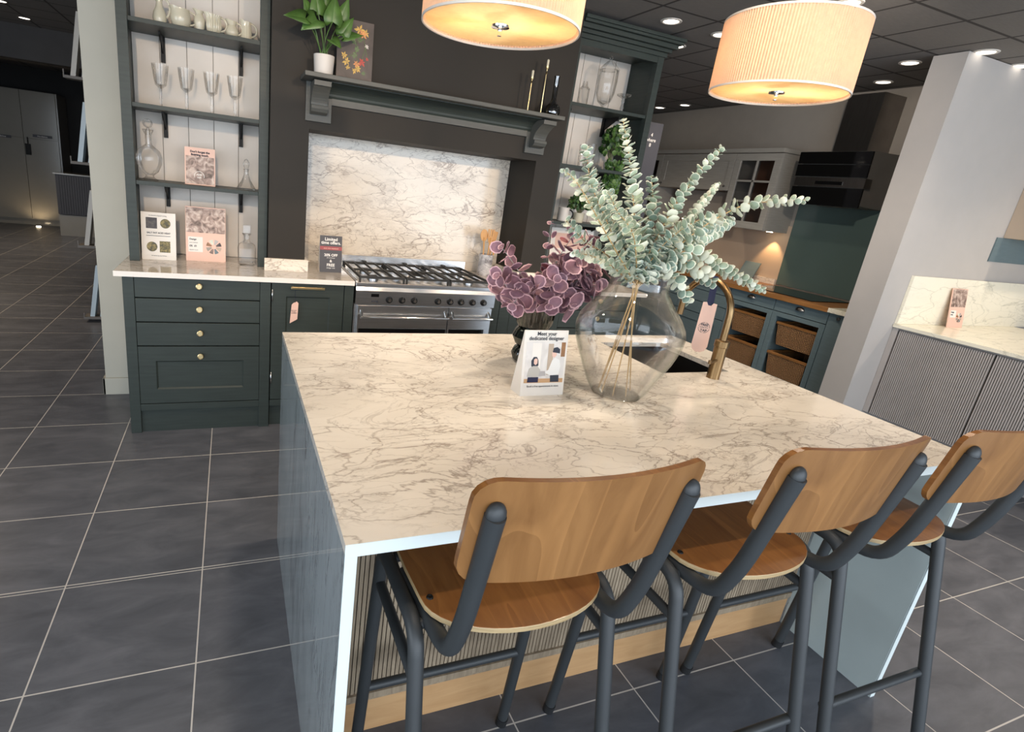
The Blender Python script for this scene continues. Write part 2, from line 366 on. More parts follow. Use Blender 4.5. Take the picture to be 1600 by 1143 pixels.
def text(name, s, size, loc, ux, uy, mat, parent, align='CENTER', depth=.0006, bold=0):
    """lettering standing on a surface: ux is the reading direction, uy is up"""
    cu = bpy.data.curves.new(name, 'FONT'); cu.body = s; cu.size = size; cu.align_x = align; cu.extrude = depth/2; cu.offset = bold; cu.resolution_u = 3
    t = bpy.data.objects.new(name, cu); COL.objects.link(t)
    dg = bpy.context.evaluated_depsgraph_get(); me = bpy.data.meshes.new_from_object(t.evaluated_get(dg)); bpy.data.objects.remove(t)
    ux = Vector(ux).normalized(); uy = Vector(uy).normalized(); uz = ux.cross(uy)
    m = Matrix((ux, uy, uz)).transposed().to_4x4(); me.transform(Matrix.Translation(Vector(loc)-wloc(parent)+uz*depth/2) @ m)
    me.name = name; me.materials.clear(); me.materials.append(M[mat]); o = bpy.data.objects.new(name, me); COL.objects.link(o); o.parent = parent; return o

def mx(v, mir): return 3.40-v if mir else v

# ------------------------------------------------------------------ structure
H = 2.66
struct('floor', MB().box(-6, -6, -.1, 9, 12, 0), MATS['floor_tile'])
struct('ceiling', MB().box(-6, -6, H, 9, 12, H+.1), MATS['ceiling_tile'])
struct('wall_back', MB().box(.03, 2.30, 0, 3.37, 2.42, H), 'greywall')
struct('wall_pillar', MB().box(-.19, 2.25, 0, .03, 2.42, H), 'pillar')
struct('baseboard_pillar', MB().box(-.205, 2.236, 0, .032, 2.25, .112).box(-.205, 2.236, 0, -.19, 2.42, .112), 'pillar', bev=.003)
struct('wall_chimney', MB().box(.76, 1.875, .92, .97, 2.30, H).box(2.445, 1.875, .92, 2.63, 2.30, H).box(.97, 1.875, 1.731, 2.445, 2.30, H).box(1.0, 2.262, .0, 2.4, 2.30, 1.8), 'taupe')
struct('wall_kitchen', MB().box(5.60, 1.12, 0, 5.72, 12, H), 'greywall')
struct('wall_right', MB().box(4.80, .933, 0, 9, 1.125, H-.005), 'whitewall')
struct('wall_far', MB().box(-6, 10.95, 0, 9, 11.1, H), 'darkwall')
struct('wall_left', MB().box(-5.1, -6, 0, -5, 12, H), 'greywall')
struct('trim_bulkhead', MB().box(-5, 6.45, 2.315, -.8, 6.6, H), 'bulk')
struct('wall_east', MB().box(8.9, -6, 0, 9, .93, H), 'whitewall')

# ------------------------------------------------------------------ ceiling downlights in view
DL = [(3.167, 1.718, 'large downlight beside the dark cornice top corner'), (3.588, 2.118, 'small downlight glowing past the cornice tip'), (5.30, 4.197, 'tiny far downlight beside the dresser side edge'),
      (5.32, 3.819, 'downlight above the distant grey wall, left of the right pendant'), (4.895, 1.316, 'downlight just left of the white partition top'), (4.892, .895, 'downlight over the white partition top edge'),
      (5.336, .917, 'downlight at the far right frame edge over the partition'), (5.332, 1.746, 'downlight above the hood chimney'), (3.585, 1.71, 'downlight seen just left of the right pendant shade'),
      (3.592, .878, 'downlight peeping above the right pendant shade'), (-1.42, 5.984, 'downlight in the dark ceiling of the left room'), (-1.409, 5.29, 'downlight in the upper left corner of the picture')]
for x, y, lb in DL:
    t = thing('ceiling_downlight', 'recessed round '+lb, 'ceiling light', (x, y, H), 'recessed ceiling downlights')
    obj('rim', MB().lathe([(.052, -.006), (.064, -.004), (.066, 0)], (x, y, H), 28, cap0=False, cap1=False).lathe([(.052, -.006), (.046, .0)], (x, y, H), 28, False, False), 'pot' if x > 0 else 'shelfwood', t)
    obj('lens', MB().lathe([(.047, -.003), (.001, -.0045)], (x, y, H), 24), 'lamp_on', t)

# ------------------------------------------------------------------ shaker fronts
def shaker(x0, x1, z0, z1, yf, frame, t=.020, recess=.008):
    """door or drawer front facing -y, centre panel recessed behind a mitred frame"""
    m = MB(); m.box(x0, yf, z0, x1, yf+t, z0+frame); m.box(x0, yf, z1-frame, x1, yf+t, z1); m.box(x0, yf, z0+frame, x0+frame, yf+t, z1-frame); m.box(x1-frame, yf, z0+frame, x1, yf+t, z1-frame)
    m.box(x0+frame, yf+recess, z0+frame, x1-frame, yf+t, z1-frame)
    b = .008
    X0, X1, Z0, Z1 = x0+frame, x1-frame, z0+frame, z1-frame
    for q in [((X0, yf, Z0), (X1, yf, Z0), (X1-b, yf+recess-.0005, Z0+b), (X0+b, yf+recess-.0005, Z0+b)), ((X0, yf, Z1), (X1, yf, Z1), (X1-b, yf+recess-.0005, Z1-b), (X0+b, yf+recess-.0005, Z1-b)),
              ((X0, yf, Z0), (X0, yf, Z1), (X0+b, yf+recess-.0005, Z1-b), (X0+b, yf+recess-.0005, Z0+b)), ((X1, yf, Z0), (X1, yf, Z1), (X1-b, yf+recess-.0005, Z1-b), (X1-b, yf+recess-.0005, Z0+b))]: m.quad(*q)
    return m
def knob(x, z, yf, parent):
    obj('knob', MB().lathe([(.005, 0), (.005, .014), (.0145, .017), (.0165, .021), (.0165, .025), (.013, .0265), (.012, .0255), (.001, .0255)], (x, yf, z), 24, axis='y'), 'brass', parent)

def base_run(mir):
    side = 'right' if mir else 'left'
    F = lambda a, b: sorted((mx(a, mir), mx(b, mir)))
    # drawer cabinet
    x0, x1 = F(.034, .765)
    c = thing('drawer_cabinet', 'dark green four drawer cabinet '+('behind the purple leaves, right of the range cooker' if mir else 'with brass knobs beside the white pillar'), 'kitchen cabinet', ((x0+x1)/2, 1.66, 0))
    for a, b in ((.034, .086), (.708, .765)):
        p, q = F(a, b); obj('post', MB().box(p, 1.66, 0, q, 1.72, .893), 'green', c, bev=.0015)
    p, q = F(.086, .708)
    obj('carcass', MB().box(x0+.004, 1.70, .10, x1-.004, 2.24, .893), 'green', c)
    obj('plinth', MB().box(p, 1.675, .0, q, 1.70, .132), 'green', c)
    obj('rail', MB().box(p, 1.662, .134, q, 1.70, .172), 'green', c, bev=.001)
    for z0, z1, kz in ((.782, .886, .856), (.650, .776, .725), (.516, .644, .591)):
        d = obj('drawer', MB().box(p+.002, 1.662, z0, q-.002, 1.70, z1), 'green', c, bev=.0012); knob((p+q)/2, kz-.004 if kz > .8 else kz, 1.662, d)
    d = obj('drawer', shaker(p+.002, q-.002, .177, .510, 1.662, .083), 'green', c); knob((p+q)/2, .458, 1.662, d)
    # door cabinet
    x0, x1 = F(.767, 1.237)
    c = thing('door_cabinet', 'dark green single door cabinet '+('with no tag, right of the range cooker' if mir else 'with a brass bar handle, left of the range cooker'), 'kitchen cabinet', ((x0+x1)/2, 1.66, 0))
    obj('carcass', MB().box(x0+.004, 1.70, .10, x1-.004, 2.24, .893), 'green', c)
    p, q = F(1.182, 1.237); obj('post', MB().box(p, 1.662, 0 if not mir else 0, q, 1.72, .893), 'green', c, bev=.0015)
    p, q = F(.769, 1.180)
    obj('plinth', MB().box(p, 1.685, 0, q, 1.70, .132), 'green', c)
    obj('rail', MB().box(p, 1.664, .134, q, 1.70, .172), 'green', c, bev=.001)
    d = obj('door', shaker(p+.002, q-.002, .177, .888, 1.664, .078), 'green', c)
    if not mir:
        obj('handle', MB().box(.873, 1.632, .859, 1.062, 1.640, .873).box(.880, 1.636, .861, .890, 1.664, .871).box(1.045, 1.636, .861, 1.055, 1.664, .871), 'brass', d, bev=.002)
        for z in (.78, .28): obj('hinge', MB().tube([(.774, 1.660, z), (.774, 1.660, z+.07)], .004, 8), 'steel', d)
    # worktop
    if mir: mb = MB().box(2.165, 1.64, .893, 3.40, 2.30, .92); lb = 'polished marble worktop right of the range cooker'
    else: mb = MB().box(0, 1.64, .893, 1.235, 2.25, .92).box(.03, 2.25, .893, 1.235, 2.262, .92); lb = 'polished marble worktop left of the range cooker'
    mb2 = mb
    wt = thing('worktop', lb, 'worktop', ((x0+x1)/2, 1.9, .893)); obj('slab', mb2, 'marble_wt', wt, bev=.0008)
    obj('front_edge', MB().box(2.165 if mir else 0, 1.6385, .8925, 3.40 if mir else 1.235, 1.6398, .9195), 'paper', wt, label='white polished front edge')
    # marble upstand wrapping the pier foot
    a, b = F(.739, .990); c2, d2 = F(.970, .990)
    solo('upstand', MB().box(a, 1.853, .92, b, 1.8745, .992).box(c2, 1.8745, .92, d2, 2.20, .992), 'marble_splash', 'low marble upstand around the foot of the '+side+' dark pier', 'upstand', (a, 1.86, .92), bev=.001)
    # open dresser above
    x0, x1 = F(.029, .762)
    c = thing('dresser', 'dark green open dresser shelves '+('with trailing ivy, right of the chimney' if mir else 'with cream jugs and crystal, left of the chimney'), 'shelving', ((x0+x1)/2, 2.1, .92))
    for a, b in ((.029, .079), (.706, .757)):
        p, q = F(a, b)
        obj('post', MB().box(p, 1.955, .92, q, 2.0, 2.63), 'green', c, bev=.0015)
    for a, b in ((.031, .049), (.739, .757)):
        p, q = F(a, b); obj('side_panel', MB().box(p, 1.99, .92, q, 2.2985, 2.6), 'green', c)
    p, q = F(.049, .739)
    bp = MB(); k = 5; w = (q-p)/k
    for i in range(k): bp.box(p+i*w+.0020, 2.280, .921, p+(i+1)*w-.0020, 2.2882, 2.6)
    bq = obj('back_panel', bp, 'panelwhite', c, label='white tongue and groove back panel')
    obj('groove_backing', MB().box(p, 2.2885, .921, q, 2.2985, 2.6), 'groove', bq)  # sheet behind the boards that carries the painted groove shade
    p, q = F(.079, .706)
    obj('header', MB().box(p, 1.958, 2.482, q, 1.99, 2.63), 'green', c)
    a, b = F(.029, .757)
    cm = MB()
    for k, (o, z0, z1) in enumerate([(.012, 2.520, 2.548), (.030, 2.548, 2.570), (.055, 2.570, 2.598), (.078, 2.598, 2.615), (.088, 2.615, 2.636)]):
        cm.box(a-(o if mir == 0 else 0), 1.955-o, z0, b+(o if mir else 0), 2.29, z1)
    obj('cornice', cm, 'green', c, bev=.003)
    for z in (2.142, 1.746, 1.356):
        p, q = F(.050, .738)
        s = obj('shelf', MB().box(p, 2.0, z-.020, q, 2.278, z).box(*[F(.079, .706)[0], 1.965, z-.021, F(.079, .706)[1], 2.0, z]), 'green', c, bev=.001)
        for bx in (.205, .615):
            X = mx(bx, mir)
            obj('bracket', MB().box(X-.011, 2.255, z-.150, X+.011, 2.2798, z-.0205).poly([(X-.003, 2.262, z-.11), (X-.003, 2.262, z-.0205), (X-.003, 2.10, z-.0205), (X-.003, 2.10, z-.034)], (.006, 0, 0)), 'black', s)
base_run(0); base_run(1)

# splashback and mantel shelf
solo('splashback', MB().box(.972, 2.244, .92, 2.443, 2.2615, 1.7305), 'marble_splash', 'cream veined marble splashback behind the range cooker', 'splashback', (1.7, 2.25, .92))
t = thing('mantel_shelf', 'grey-green mantel shelf on scrolled corbels above the cooker recess', 'shelf', (1.70, 1.86, 1.77))
obj('board', MB().box(.913, 1.655, 1.972, 2.475, 1.8745, 1.994), 'mant', t, bev=.002)
cv_pts = [(1.8745, 1.972), (1.735, 1.972)]
for k in range(9):
    a = k/8*PI/2; cv_pts.append((1.735+.11*math.sin(a), 1.968-.055*(1-math.cos(a))))
cv_pts += [(1.855, 1.90), (1.8745, 1.90)]
obj('moulding', MB().poly([(1.06, y, z) for y, z in cv_pts], (1.30, 0, 0)), 'black', t, label='shaded cove moulding under the board').data.materials[0] = M['green']
obj('frieze', MB().box(1.085, 1.853, 1.868, 2.335, 1.8745, 1.945), 'mant', t, bev=.001)
for xa in (.944, 2.337):
    cb = obj('corbel', MB().box(xa, 1.855, 1.772, xa+.142, 1.8745, 1.972), 'mant', t, bev=.001)
    X0, X1 = xa+.022, xa+.112
    pr = [(1.855, 1.965), (1.70, 1.965), (1.70, 1.940), (1.716, 1.938)]
    for k in range(9):
        a = k/8; pr.append((1.716+.088*math.sin(a*PI/2), 1.938-.085*a**1.15))
    pr += [(1.785, 1.850), (1.782, 1.835), (1.795, 1.818), (1.83, 1.808), (1.855, 1.808)]
    obj('scroll', MB().poly([(X0, y, z) for y, z in pr], (X1-X0, 0, 0)), 'mant', cb, bev=.001)

# ------------------------------------------------------------------ range cooker
t = thing('range_cooker', 'stainless steel range cooker with black knobs set in the recess', 'cooker', (1.705, 1.9, 0))
x0, x1 = 1.245, 2.165
obj('body', MB().box(x0, 1.675, .09, x1, 2.20, .895), 'steel', t)
obj('leg_frame', MB().box(x0+.03, 1.72, 0, x1-.03, 2.15, .09), 'black', t)
hb = MB().box(x0-.004, 1.63, .893, x1+.004, 1.652, .916).box(x0-.004, 1.652, .893, x0+.012, 2.2, .922).box(x1-.012, 1.652, .893, x1+.004, 2.2, .922).box(x0+.012, 1.652, .893, x1-.012, 2.2, .908)
obj('hob_top', hb, 'steel', t, bev=.003)
obj('splash_strip', MB().box(x0+.012, 2.20, .9, x1+.004, 2.215, .990), 'steel', t, bev=.001)
n_ = MB().poly([(x0, 1.640, .782), (x0, 1.636, .866), (x0, 1.644, .890), (x0, 1.675, .893), (x0, 1.675, .782)], (x1-x0, 0, 0))
panel = obj('control_panel', n_, 'steel', t)
for kx in (1.451, 1.533, 1.611, 1.768, 1.851, 1.926, 2.007, 2.085):
    k = obj('knob', MB().lathe([(.021, 0), (.021, .004), (.0165, .006), (.0155, .020), (.014, .022), (.001, .022)], (kx, 1.639, .815), 24, axis='y'), 'black', panel, label='black cooker knob')
    obj('knob_cap', MB().lathe([(.010, .0222), (.009, .0235), (.001, .0235)], (kx, 1.639, .815), 16, axis='y').box(kx-.0012, 1.616, .815, kx+.0012, 1.639-.02, .835), 'chrome', k)
obj('display', MB().box(1.338, 1.6360, .830, 1.386, 1.640, .849), 'blackgloss', panel)
text('brand_lettering', 'smeg', .019, (1.362, 1.6375, .799), (1, 0, 0), (0, 0, 1), 'ink', panel, bold=.0005)
for a, b, hn in ((x0+.016, 1.848, 0), (1.853, x1-.010, 1)):
    d = obj('oven_door', MB().box(a, 1.642, .14, b, 1.675, .776), 'steel', t, bev=.002)
    obj('door_window', MB().box(a+.012, 1.640, .26, b-.035*(hn == 1)-.006, 1.6425, .632), 'blackgloss', d)
    hd = MB().tube([(a+.012, 1.602, .712), (b-.006, 1.602, .712)], .0075, 12)
    for hx in (a+.024, b-.022): hd.tube([(hx, 1.602, .712), (hx, 1.642, .745)], .008, 10)
    obj('handle', hd, 'chrome', d)
obj('lower_door', MB().box(x0+.016, 1.643, .095, x1-.01, 1.675, .135), 'steel', t)
for i, (bx, by, br_) in enumerate([(1.38, 2.04, .040), (1.38, 1.80, .032), (1.705, 1.92, .055), (2.03, 2.04, .040), (2.03, 1.80, .032)]):
    bb = obj('burner', MB().lathe([(br_*1.15, 0), (br_*1.15, .006), (br_, .010), (br_, .016)], (bx, by, .908), 24), 'steel', t)
    obj('burner_cap', MB().lathe([(br_*.8, .0165), (br_*.78, .023), (.001, .024)], (bx, by, .908), 24), 'iron', bb)
for i in range(3):
    gx0 = 1.268+i*.292; gx1 = gx0+.285; g = MB(); zt = .948
    for yy in (1.675, 2.185): g.box(gx0, yy-.006, zt-.014, gx1, yy+.006, zt)
    for xx in (gx0+.006, gx1-.006): g.box(xx-.006, 1.675, zt-.014, xx+.006, 2.185, zt)
    g.box(gx0, 1.924, zt-.014, gx1, 1.936, zt)
    for k in range(1, 4): g.box(gx0+k*.285/4-.004, 1.675, zt-.012, gx0+k*.285/4+.004, 2.185, zt)
    for (fx, fy) in ((gx0+.006, 1.68), (gx1-.006, 1.68), (gx0+.006, 2.18), (gx1-.006, 2.18)): g.box(fx-.006, fy-.006, .909, fx+.006, fy+.006, zt)
    g.box((gx0+gx1)/2-.012, 2.17, zt, (gx0+gx1)/2+.012, 2.19, zt+.012)
    obj('pan_support', g, 'iron', t, bev=.001)

# ------------------------------------------------------------------ island
X0, X1, YF, YB, HT = .7375, 2.6343, -.6981, .5727, .9203
t = thing('kitchen_island', 'marble waterfall island with ribbed oak back panel and undermount sink', 'kitchen island', ((X0+X1)/2, -.06, 0))
sx0, sx1, sy0, sy1 = 2.11, 2.46, .062, .455; T_ = .020
top = MB()
for (a, b, c, d) in ((X0, YF+.001, sx0, YB), (sx1, YF+.001, X1, YB), (sx0, YF+.001, sx1, sy0), (sx0, sy1, sx1, YB)): top.box(a, b, HT-T_, c, d, HT)
obj('top_slab', top, 'marble', t, label='pale veined marble top')
obj('front_edge', MB().box(X0, YF, HT-.026, X1, YF+.0009, HT-.0002), 'edge', t, label='white slab edge facing the stools')
for a, b in ((X0, X0+.022), (X1-.022, X1)):
    s = obj('waterfall_side', MB().box(a, YF+.001, 0, b, YB, HT-T_), 'marble_side', t, label='veined marble end slab, cool light painted into its colour')
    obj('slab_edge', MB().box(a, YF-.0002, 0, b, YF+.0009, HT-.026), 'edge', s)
obj('daylight_tinted_face', MB().box(X1-.024, YF+.003, .0, X1-.0225, -.36, HT-.026), 'inner', t)  # thin sheet carrying the painted daylight tint of the slab's inner side
obj('carcass', MB().box(X0+.023, -.345, 0, sx0-.03, YB-.02, HT-.022).box(sx1+.03, -.345, 0, X1-.024, YB-.02, HT-.022).box(sx0-.03, -.345, 0, sx1+.03, sy0-.03, HT-.022).box(sx0-.03, sy1+.03, 0, sx1+.03, YB-.02, HT-.022), 'ribgrey', t)
rb = MB(); k = int((X1-X0-.046)/.0125)
for i in range(k):
    xa = X0+.023+i*.0125; rb.box(xa+.0015, -.3525, .148, xa+.011, -.345, HT-.022)
obj('ribbed_panel', rb, 'slat', t, label='grey-brown ribbed oak panel')
obj('groove_backing', MB().box(X0+.023, -.3475, .148, X1-.024, -.3455, HT-.022), 'slat_gap', t)
obj('trim_strip', MB().box(X0+.023, -.360, .128, X1-.024, -.345, .148).box(X0+.023, -.3555, .118, X1-.024, -.345, .124), 'slat', t)
obj('plinth', MB().box(X0+.023, -.352, 0, X1-.024, -.345, .128), 'oak', t)
obj('sink_bowl', MB().box(sx0-.008, sy0-.008, HT-.19, sx0-.001, sy1+.008, HT-T_).box(sx1+.001, sy0-.008, HT-.19, sx1+.008, sy1+.008, HT-T_).box(sx0-.008, sy0-.008, HT-.19, sx1+.008, sy0-.001, HT-T_).box(sx0-.008, sy1+.001, HT-.19, sx1+.008, sy1+.008, HT-T_).box(sx0-.008, sy0-.008, HT-.20, sx1+.008, sy1+.008, HT-.19), 'black', t, label='black undermount sink bowl')

# tap
t = thing('tap', 'aged brass swan neck tap on the island behind the glass vase', 'tap', (2.305, 0, HT))
obj('body', MB().lathe([(.024, 0), (.0235, .003), (.0235, .125), (.0265, .127), (.0265, .150), (.019, .153)], (2.305, 0, HT), 28), 'aged', t)
sp = [(2.305, 0, HT+.15), (2.305, 0, 1.165)]
for k in range(1, 16):
    a = k/15*PI; sp.append((2.305, .118-.118*math.cos(a), 1.165+.118*math.sin(a)))
sp.append((2.305, .238, 1.115))
obj('spout', MB().tube(sp, .0125, 16), 'aged', t)
obj('lever', MB().tube([(2.287, -.012, HT+.075), (2.215, -.045, HT+.078)], .0045, 10).tube([(2.2155, -.0445, HT+.074), (2.2155, -.0445, HT+.088)], .005, 10), 'aged', t)
# tag hanging from the tap
t = thing('swing_tag', 'long pink swing tag on a navy ribbon hanging from the brass tap', 'tag', (2.30, .11, 1.0))
u = Vector((.82, -.57, 0)); c0 = Vector((2.302, .098, 0))
def tagpt(a, z): return (c0+u*a)+Vector((0, 0, z))
nn = Vector((-.57, -.82, 0))*.0012
out = [tagpt(-.026, 1.195), tagpt(-.012, 1.197), tagpt(-.006, 1.185), tagpt(.006, 1.184), tagpt(.012, 1.195), tagpt(.026, 1.193), tagpt(.030, 1.02), tagpt(.022, 1.002), tagpt(.008, .994), tagpt(-.010, .994), tagpt(-.024, 1.004), tagpt(-.030, 1.02)]
body = obj('tag_card', MB().poly(out, nn), 'pink', t)
ring = MB()
for k in range(36):
    if k % 9 == 8: continue
    a0, a1 = k/36*2*PI, (k+1)/36*2*PI
    P = lambda a, r: tagpt(r*math.cos(a), 1.095+r*math.sin(a))+nn*1.4
    ring.quad(P(a0, .0215), P(a1, .0215), P(a1, .020), P(a0, .020))
obj('ring_mark', ring, 'ink', body)
for s_, z_, q_ in (('FREE', 1.102, .013), ('TAP', 1.079, .014)): text('lettering', s_, q_, tagpt(0, z_)+nn*1.3, u, (0, 0, 1), 'ink', body, bold=.0003)
text('lettering', 'boiling water', .006, tagpt(0, 1.0945)+nn*1.3, u, (0, 0, 1), 'ink', body)
obj('ribbon', MB().poly([tagpt(-.012, 1.185), tagpt(.004, 1.184), tagpt(-.002, 1.299), tagpt(-.016, 1.299)], nn*.5).poly([tagpt(.000, 1.19)-nn*3, tagpt(.014, 1.19)-nn*3, tagpt(.008, 1.296)-nn*6, tagpt(-.006, 1.296)-nn*6], nn*.5).poly([tagpt(-.016, 1.299), tagpt(-.002, 1.299), tagpt(.008, 1.296)-nn*6, tagpt(-.006, 1.296)-nn*6], (0, 0, .001)), 'navy', t)

# ------------------------------------------------------------------ bar stools
def rounded_sheet(hw, z0, z1, r, yfun, th, nu=28, nv=16):
    m = MB(); rows = []
    zs = []
    for j in range(nv+1):
        t_ = j/nv; zs.append(z0+(z1-z0)*(.5-.5*math.cos(PI*t_)))
    for z in zs:
        d = min(z-z0, z1-z); w = hw if d >= r else hw-r+math.sqrt(max(0, r*r-(r-d)**2))
        rows.append([(u_, w*u_, z) for u_ in [-1+2*i/nu for i in range(nu+1)]])
    def mk(off): return [[m.b.verts.new((x, yfun(x, z)+off, z)) for _, x, z in row] for row in rows]
    A, B = mk(0), mk(th)
    for j in range(nv):
        for i in range(nu):
            m.faces([m.b.faces.new([A[j][i], A[j][i+1], A[j+1][i+1], A[j+1][i]]), m.b.faces.new([B[j][i], B[j+1][i], B[j+1][i+1], B[j][i+1]])], True)
    m.mi = 1
    for i in range(nu):
        m.faces([m.b.faces.new([A[0][i], B[0][i], B[0][i+1], A[0][i+1]]), m.b.faces.new([A[nv][i], A[nv][i+1], B[nv][i+1], B[nv][i]])])
    for j in range(nv):
        m.faces([m.b.faces.new([A[j][0], A[j+1][0], B[j+1][0], B[j][0]]), m.b.faces.new([A[j][nu], B[j][nu], B[j+1][nu], A[j+1][nu]])])
    return m
def make_stool():
    t = thing('bar_stool', '', 'bar stool', (0, -.62, 0), 'bar stools along the island')
    zs, zr = .775, .746
    out = []
    for a in range(0, 181, 9):
        q = math.radians(a); out.append((.196*math.cos(q), -.690-.115*math.sin(q)**.9))
    out += [(-.200, -.60), (-.198, -.46)]
    for a in range(0, 91, 15):
        q = math.radians(a); out.append((-.158-.04*math.cos(q), -.44+.04*math.sin(q)))
    for a in range(0, 91, 15):
        q = math.radians(a); out.append((.158+.04*math.sin(q), -.44+.04*math.cos(q)))
    out += [(.198, -.46), (.200, -.60)]
    m = MB(); vt = [m.b.verts.new((x, y, zs)) for x, y in out]; vb = [m.b.verts.new((x, y, zs-.012)) for x, y in out]
    m.faces([m.b.faces.new(vt), m.b.faces.new(vb[::-1])]); m.mi = 1; k = len(out)
    m.faces([m.b.faces.new([vt[i], vb[i], vb[(i+1) % k], vt[(i+1) % k]]) for i in range(k)])
    obj('seat', m, ['ply', 'plyedge'], t, label='orange-brown plywood seat rounded at the rear', bev=.0015)
    for x in (-.178, .178):
        for y in (-.545, -.695): obj('screw', MB().lathe([(.007, 0), (.006, .0025), (.0035, .0025), (.003, .0012), (.001, .0012)], (x, y, zs), 14), 'black', t)
    yb = lambda x, z: -.862-.034*(1-(x/.213)**2)-(z-1.04)*.17
    obj('backrest', rounded_sheet(.213, .945, 1.143, .038, yb, .011), ['plyback', 'ply'], t, label='curved plywood backrest')
    for s in (-1, 1):
        R = .0155
        lf = obj('leg', MB().tube([(s*.225, -.440, .008), (s*.216, -.505, zr), (s*.215, -.60, zr)], R, 16, .04), 'tube', t)
        obj('rubber_foot', MB().tube([(s*.2252, -.4388, 0), (s*.2245, -.4435, .03)], .0170, 14), 'rubber', lf)
        lr = obj('leg', MB().tube([(s*.215, -.60, zr), (s*.214, -.735, zr), (s*.219, -.905, .008)], R, 16, .05), 'tube', t)
        obj('rubber_foot', MB().tube([(s*.2192, -.9075, 0), (s*.219, -.9005, .03)], .0170, 14), 'rubber', lr)
        pts = [(s*.200, -.585, zr-.004), (s*.182, -.700, zr-.004), (s*.178, -.802, zr+.004), (s*.178, -.838, .85), (s*.180, -.885, 1.085), (s*.180, -.8875, 1.098)]
        q = MB().tube(pts[:-1], .0165, 16, .045)
        q.ball((s*.180, -.8855, 1.087), .0165, (1, .72, 1.2), 16)
        obj('back_post', q, 'tube', t)
        obj('side_brace', MB().tube([(s*.217, -.508, .655), (s*.216, -.752, .652)], .0115, 12), 'tube', t)
    obj('seat_bar', MB().tube([(-.213, -.53, zr-.006), (.213, -.53, zr-.006)], .011, 12), 'tube', t)
    obj('seat_bar', MB().tube([(-.213, -.715, zr-.008), (.213, -.715, zr-.008)], .011, 12), 'tube', t)
    obj('footrest', MB().tube([(-.222, -.466, .305), (.222, -.466, .305)], .0115, 12), 'tube', t)
    obj('footrest', MB().tube([(-.218, -.829, .30), (.218, -.829, .30)], .0115, 12), 'tube', t)
    return t
st = make_stool()
for i, (x, lb) in enumerate([(1.085, 'nearest the marble waterfall end, leftmost of the three'), (1.70, 'in the middle of the three'), (2.256, 'by the pale end panel, rightmost of three')]):
    o = st if i == 0 else copy_tree(st)
    o.location = (x, -.62, 0); o['label'] = 'orange plywood bar stool '+lb

# ------------------------------------------------------------------ pendants
def pendant(x, y, lb):
    z0, r, h = 1.924, .2055, .206
    t = thing('pendant_lamp', lb, 'pendant lamp', (x, y, H))
    fl = lambda a, z: .0065*math.cos(a*150)
    obj('shade', MB().lathe([(r, z0), (r, z0+h)], (x, y, 0), 900, False, False, flute=fl), 'shade', t, label='pleated cream drum shade')
    rim = MB()
    for z in (z0, z0+h): rim.lathe([(r+.0014, z-.003), (r+.0014, z+.003), (r-.002, z+.003), (r-.002, z-.003), (r+.0014, z-.003)], (x, y, 0), 96, False, False)
    obj('rim', rim, 'edge', t).data.materials[0] = M['pot']
    obj('diffuser', MB().lathe([(r-.008, z0+.006), (.02, z0+.006)], (x, y, 0), 64, False, False), 'diffuser', t, label='glowing frosted diffuser disc')
    obj('finial', MB().lathe([(.001, z0-.020), (.006, z0-.019), (.007, z0-.006), (.005, z0-.002), (.024, z0+.001), (.025, z0+.005), (.001, z0+.0055)], (x, y, 0), 28), 'chrome', t)
    sp_ = MB()
    for k in range(3):
        a = k*2*PI/3+.4; sp_.tube([(x, y, z0+h-.01), (x+r*math.cos(a), y+r*math.sin(a), z0+h-.003)], .002, 6)
    obj('spider', sp_, 'chrome', t)
    for k in range(2):
        a = 2.6+k*PI; bx_, by_ = x+.06*math.cos(a), y+.06*math.sin(a)
        bb = obj('bulb', MB().ball((bx_, by_, z0+.10), .024, (1, 1, 1.1), 16), 'bulb_on', t)
        obj('socket', MB().tube([(bx_, by_, z0+.125), (bx_, by_, z0+.165), (x, y, z0+h-.012)], .011, 10), 'pot', t)
        l = bpy.data.lights.new('pendant_bulb_light', 'POINT'); l.energy = .5; l.color = (1, .60, .27); l.shadow_soft_size = .03
        o = bpy.data.objects.new('pendant_bulb_light', l); COL.objects.link(o); o.location = (x+.09*math.cos(a), y+.09*math.sin(a), z0+.10)
    obj('cord', MB().tube([(x, y, z0+h-.012), (x, y, H-.02)], .004, 10), 'pot', t)
    obj('ceiling_rose', MB().lathe([(.05, -.025), (.052, 0)], (x, y, H), 28), 'pot', t)
pendant(1.216, 0, 'cream pleated drum pendant over the left of the island, in front of the chimney')
pendant(2.238, 0, 'cream pleated drum pendant over the right of the island, shown whole')
#@@PART2
# ------------------------------------------------------------------ crystal, jugs and cards on the left dresser
def handle_loop(x, y, z0, z1, out, dx=1, dy=0, r=.0045):
    pts = []
    for k in range(11):
        a = -PI/2+k/10*PI; pts.append((x+dx*out*math.cos(a), y+dy*out*math.cos(a), (z0+z1)/2+(z1-z0)/2*math.sin(a)))
    return MB().tube(pts, r, 8)
ZJ = 2.142
jug_prof = {
 'tall': [(.024, 0), (.030, .012), (.034, .035), (.030, .062), (.018, .088), (.014, .110), (.018, .130), (.021, .140)],
 'round': [(.026, 0), (.042, .020), (.050, .045), (.049, .070), (.043, .088), (.044, .098)],
 'urn': [(.017, 0), (.016, .006), (.024, .030), (.028, .055), (.026, .072), (.017, .088), (.015, .094), (.022, .108)],
 'ribbed': [(.022, 0), (.018, .008), (.032, .020), (.038, .045), (.037, .068), (.034, .088), (.038, .100)],
 'squat': [(.020, 0), (.018, .010), (.032, .025), (.034, .040), (.026, .058), (.019, .070), (.025, .090)],
 'flared': [(.030, 0), (.029, .010), (.026, .040), (.024, .070), (.023, .090), (.026, .100)]}
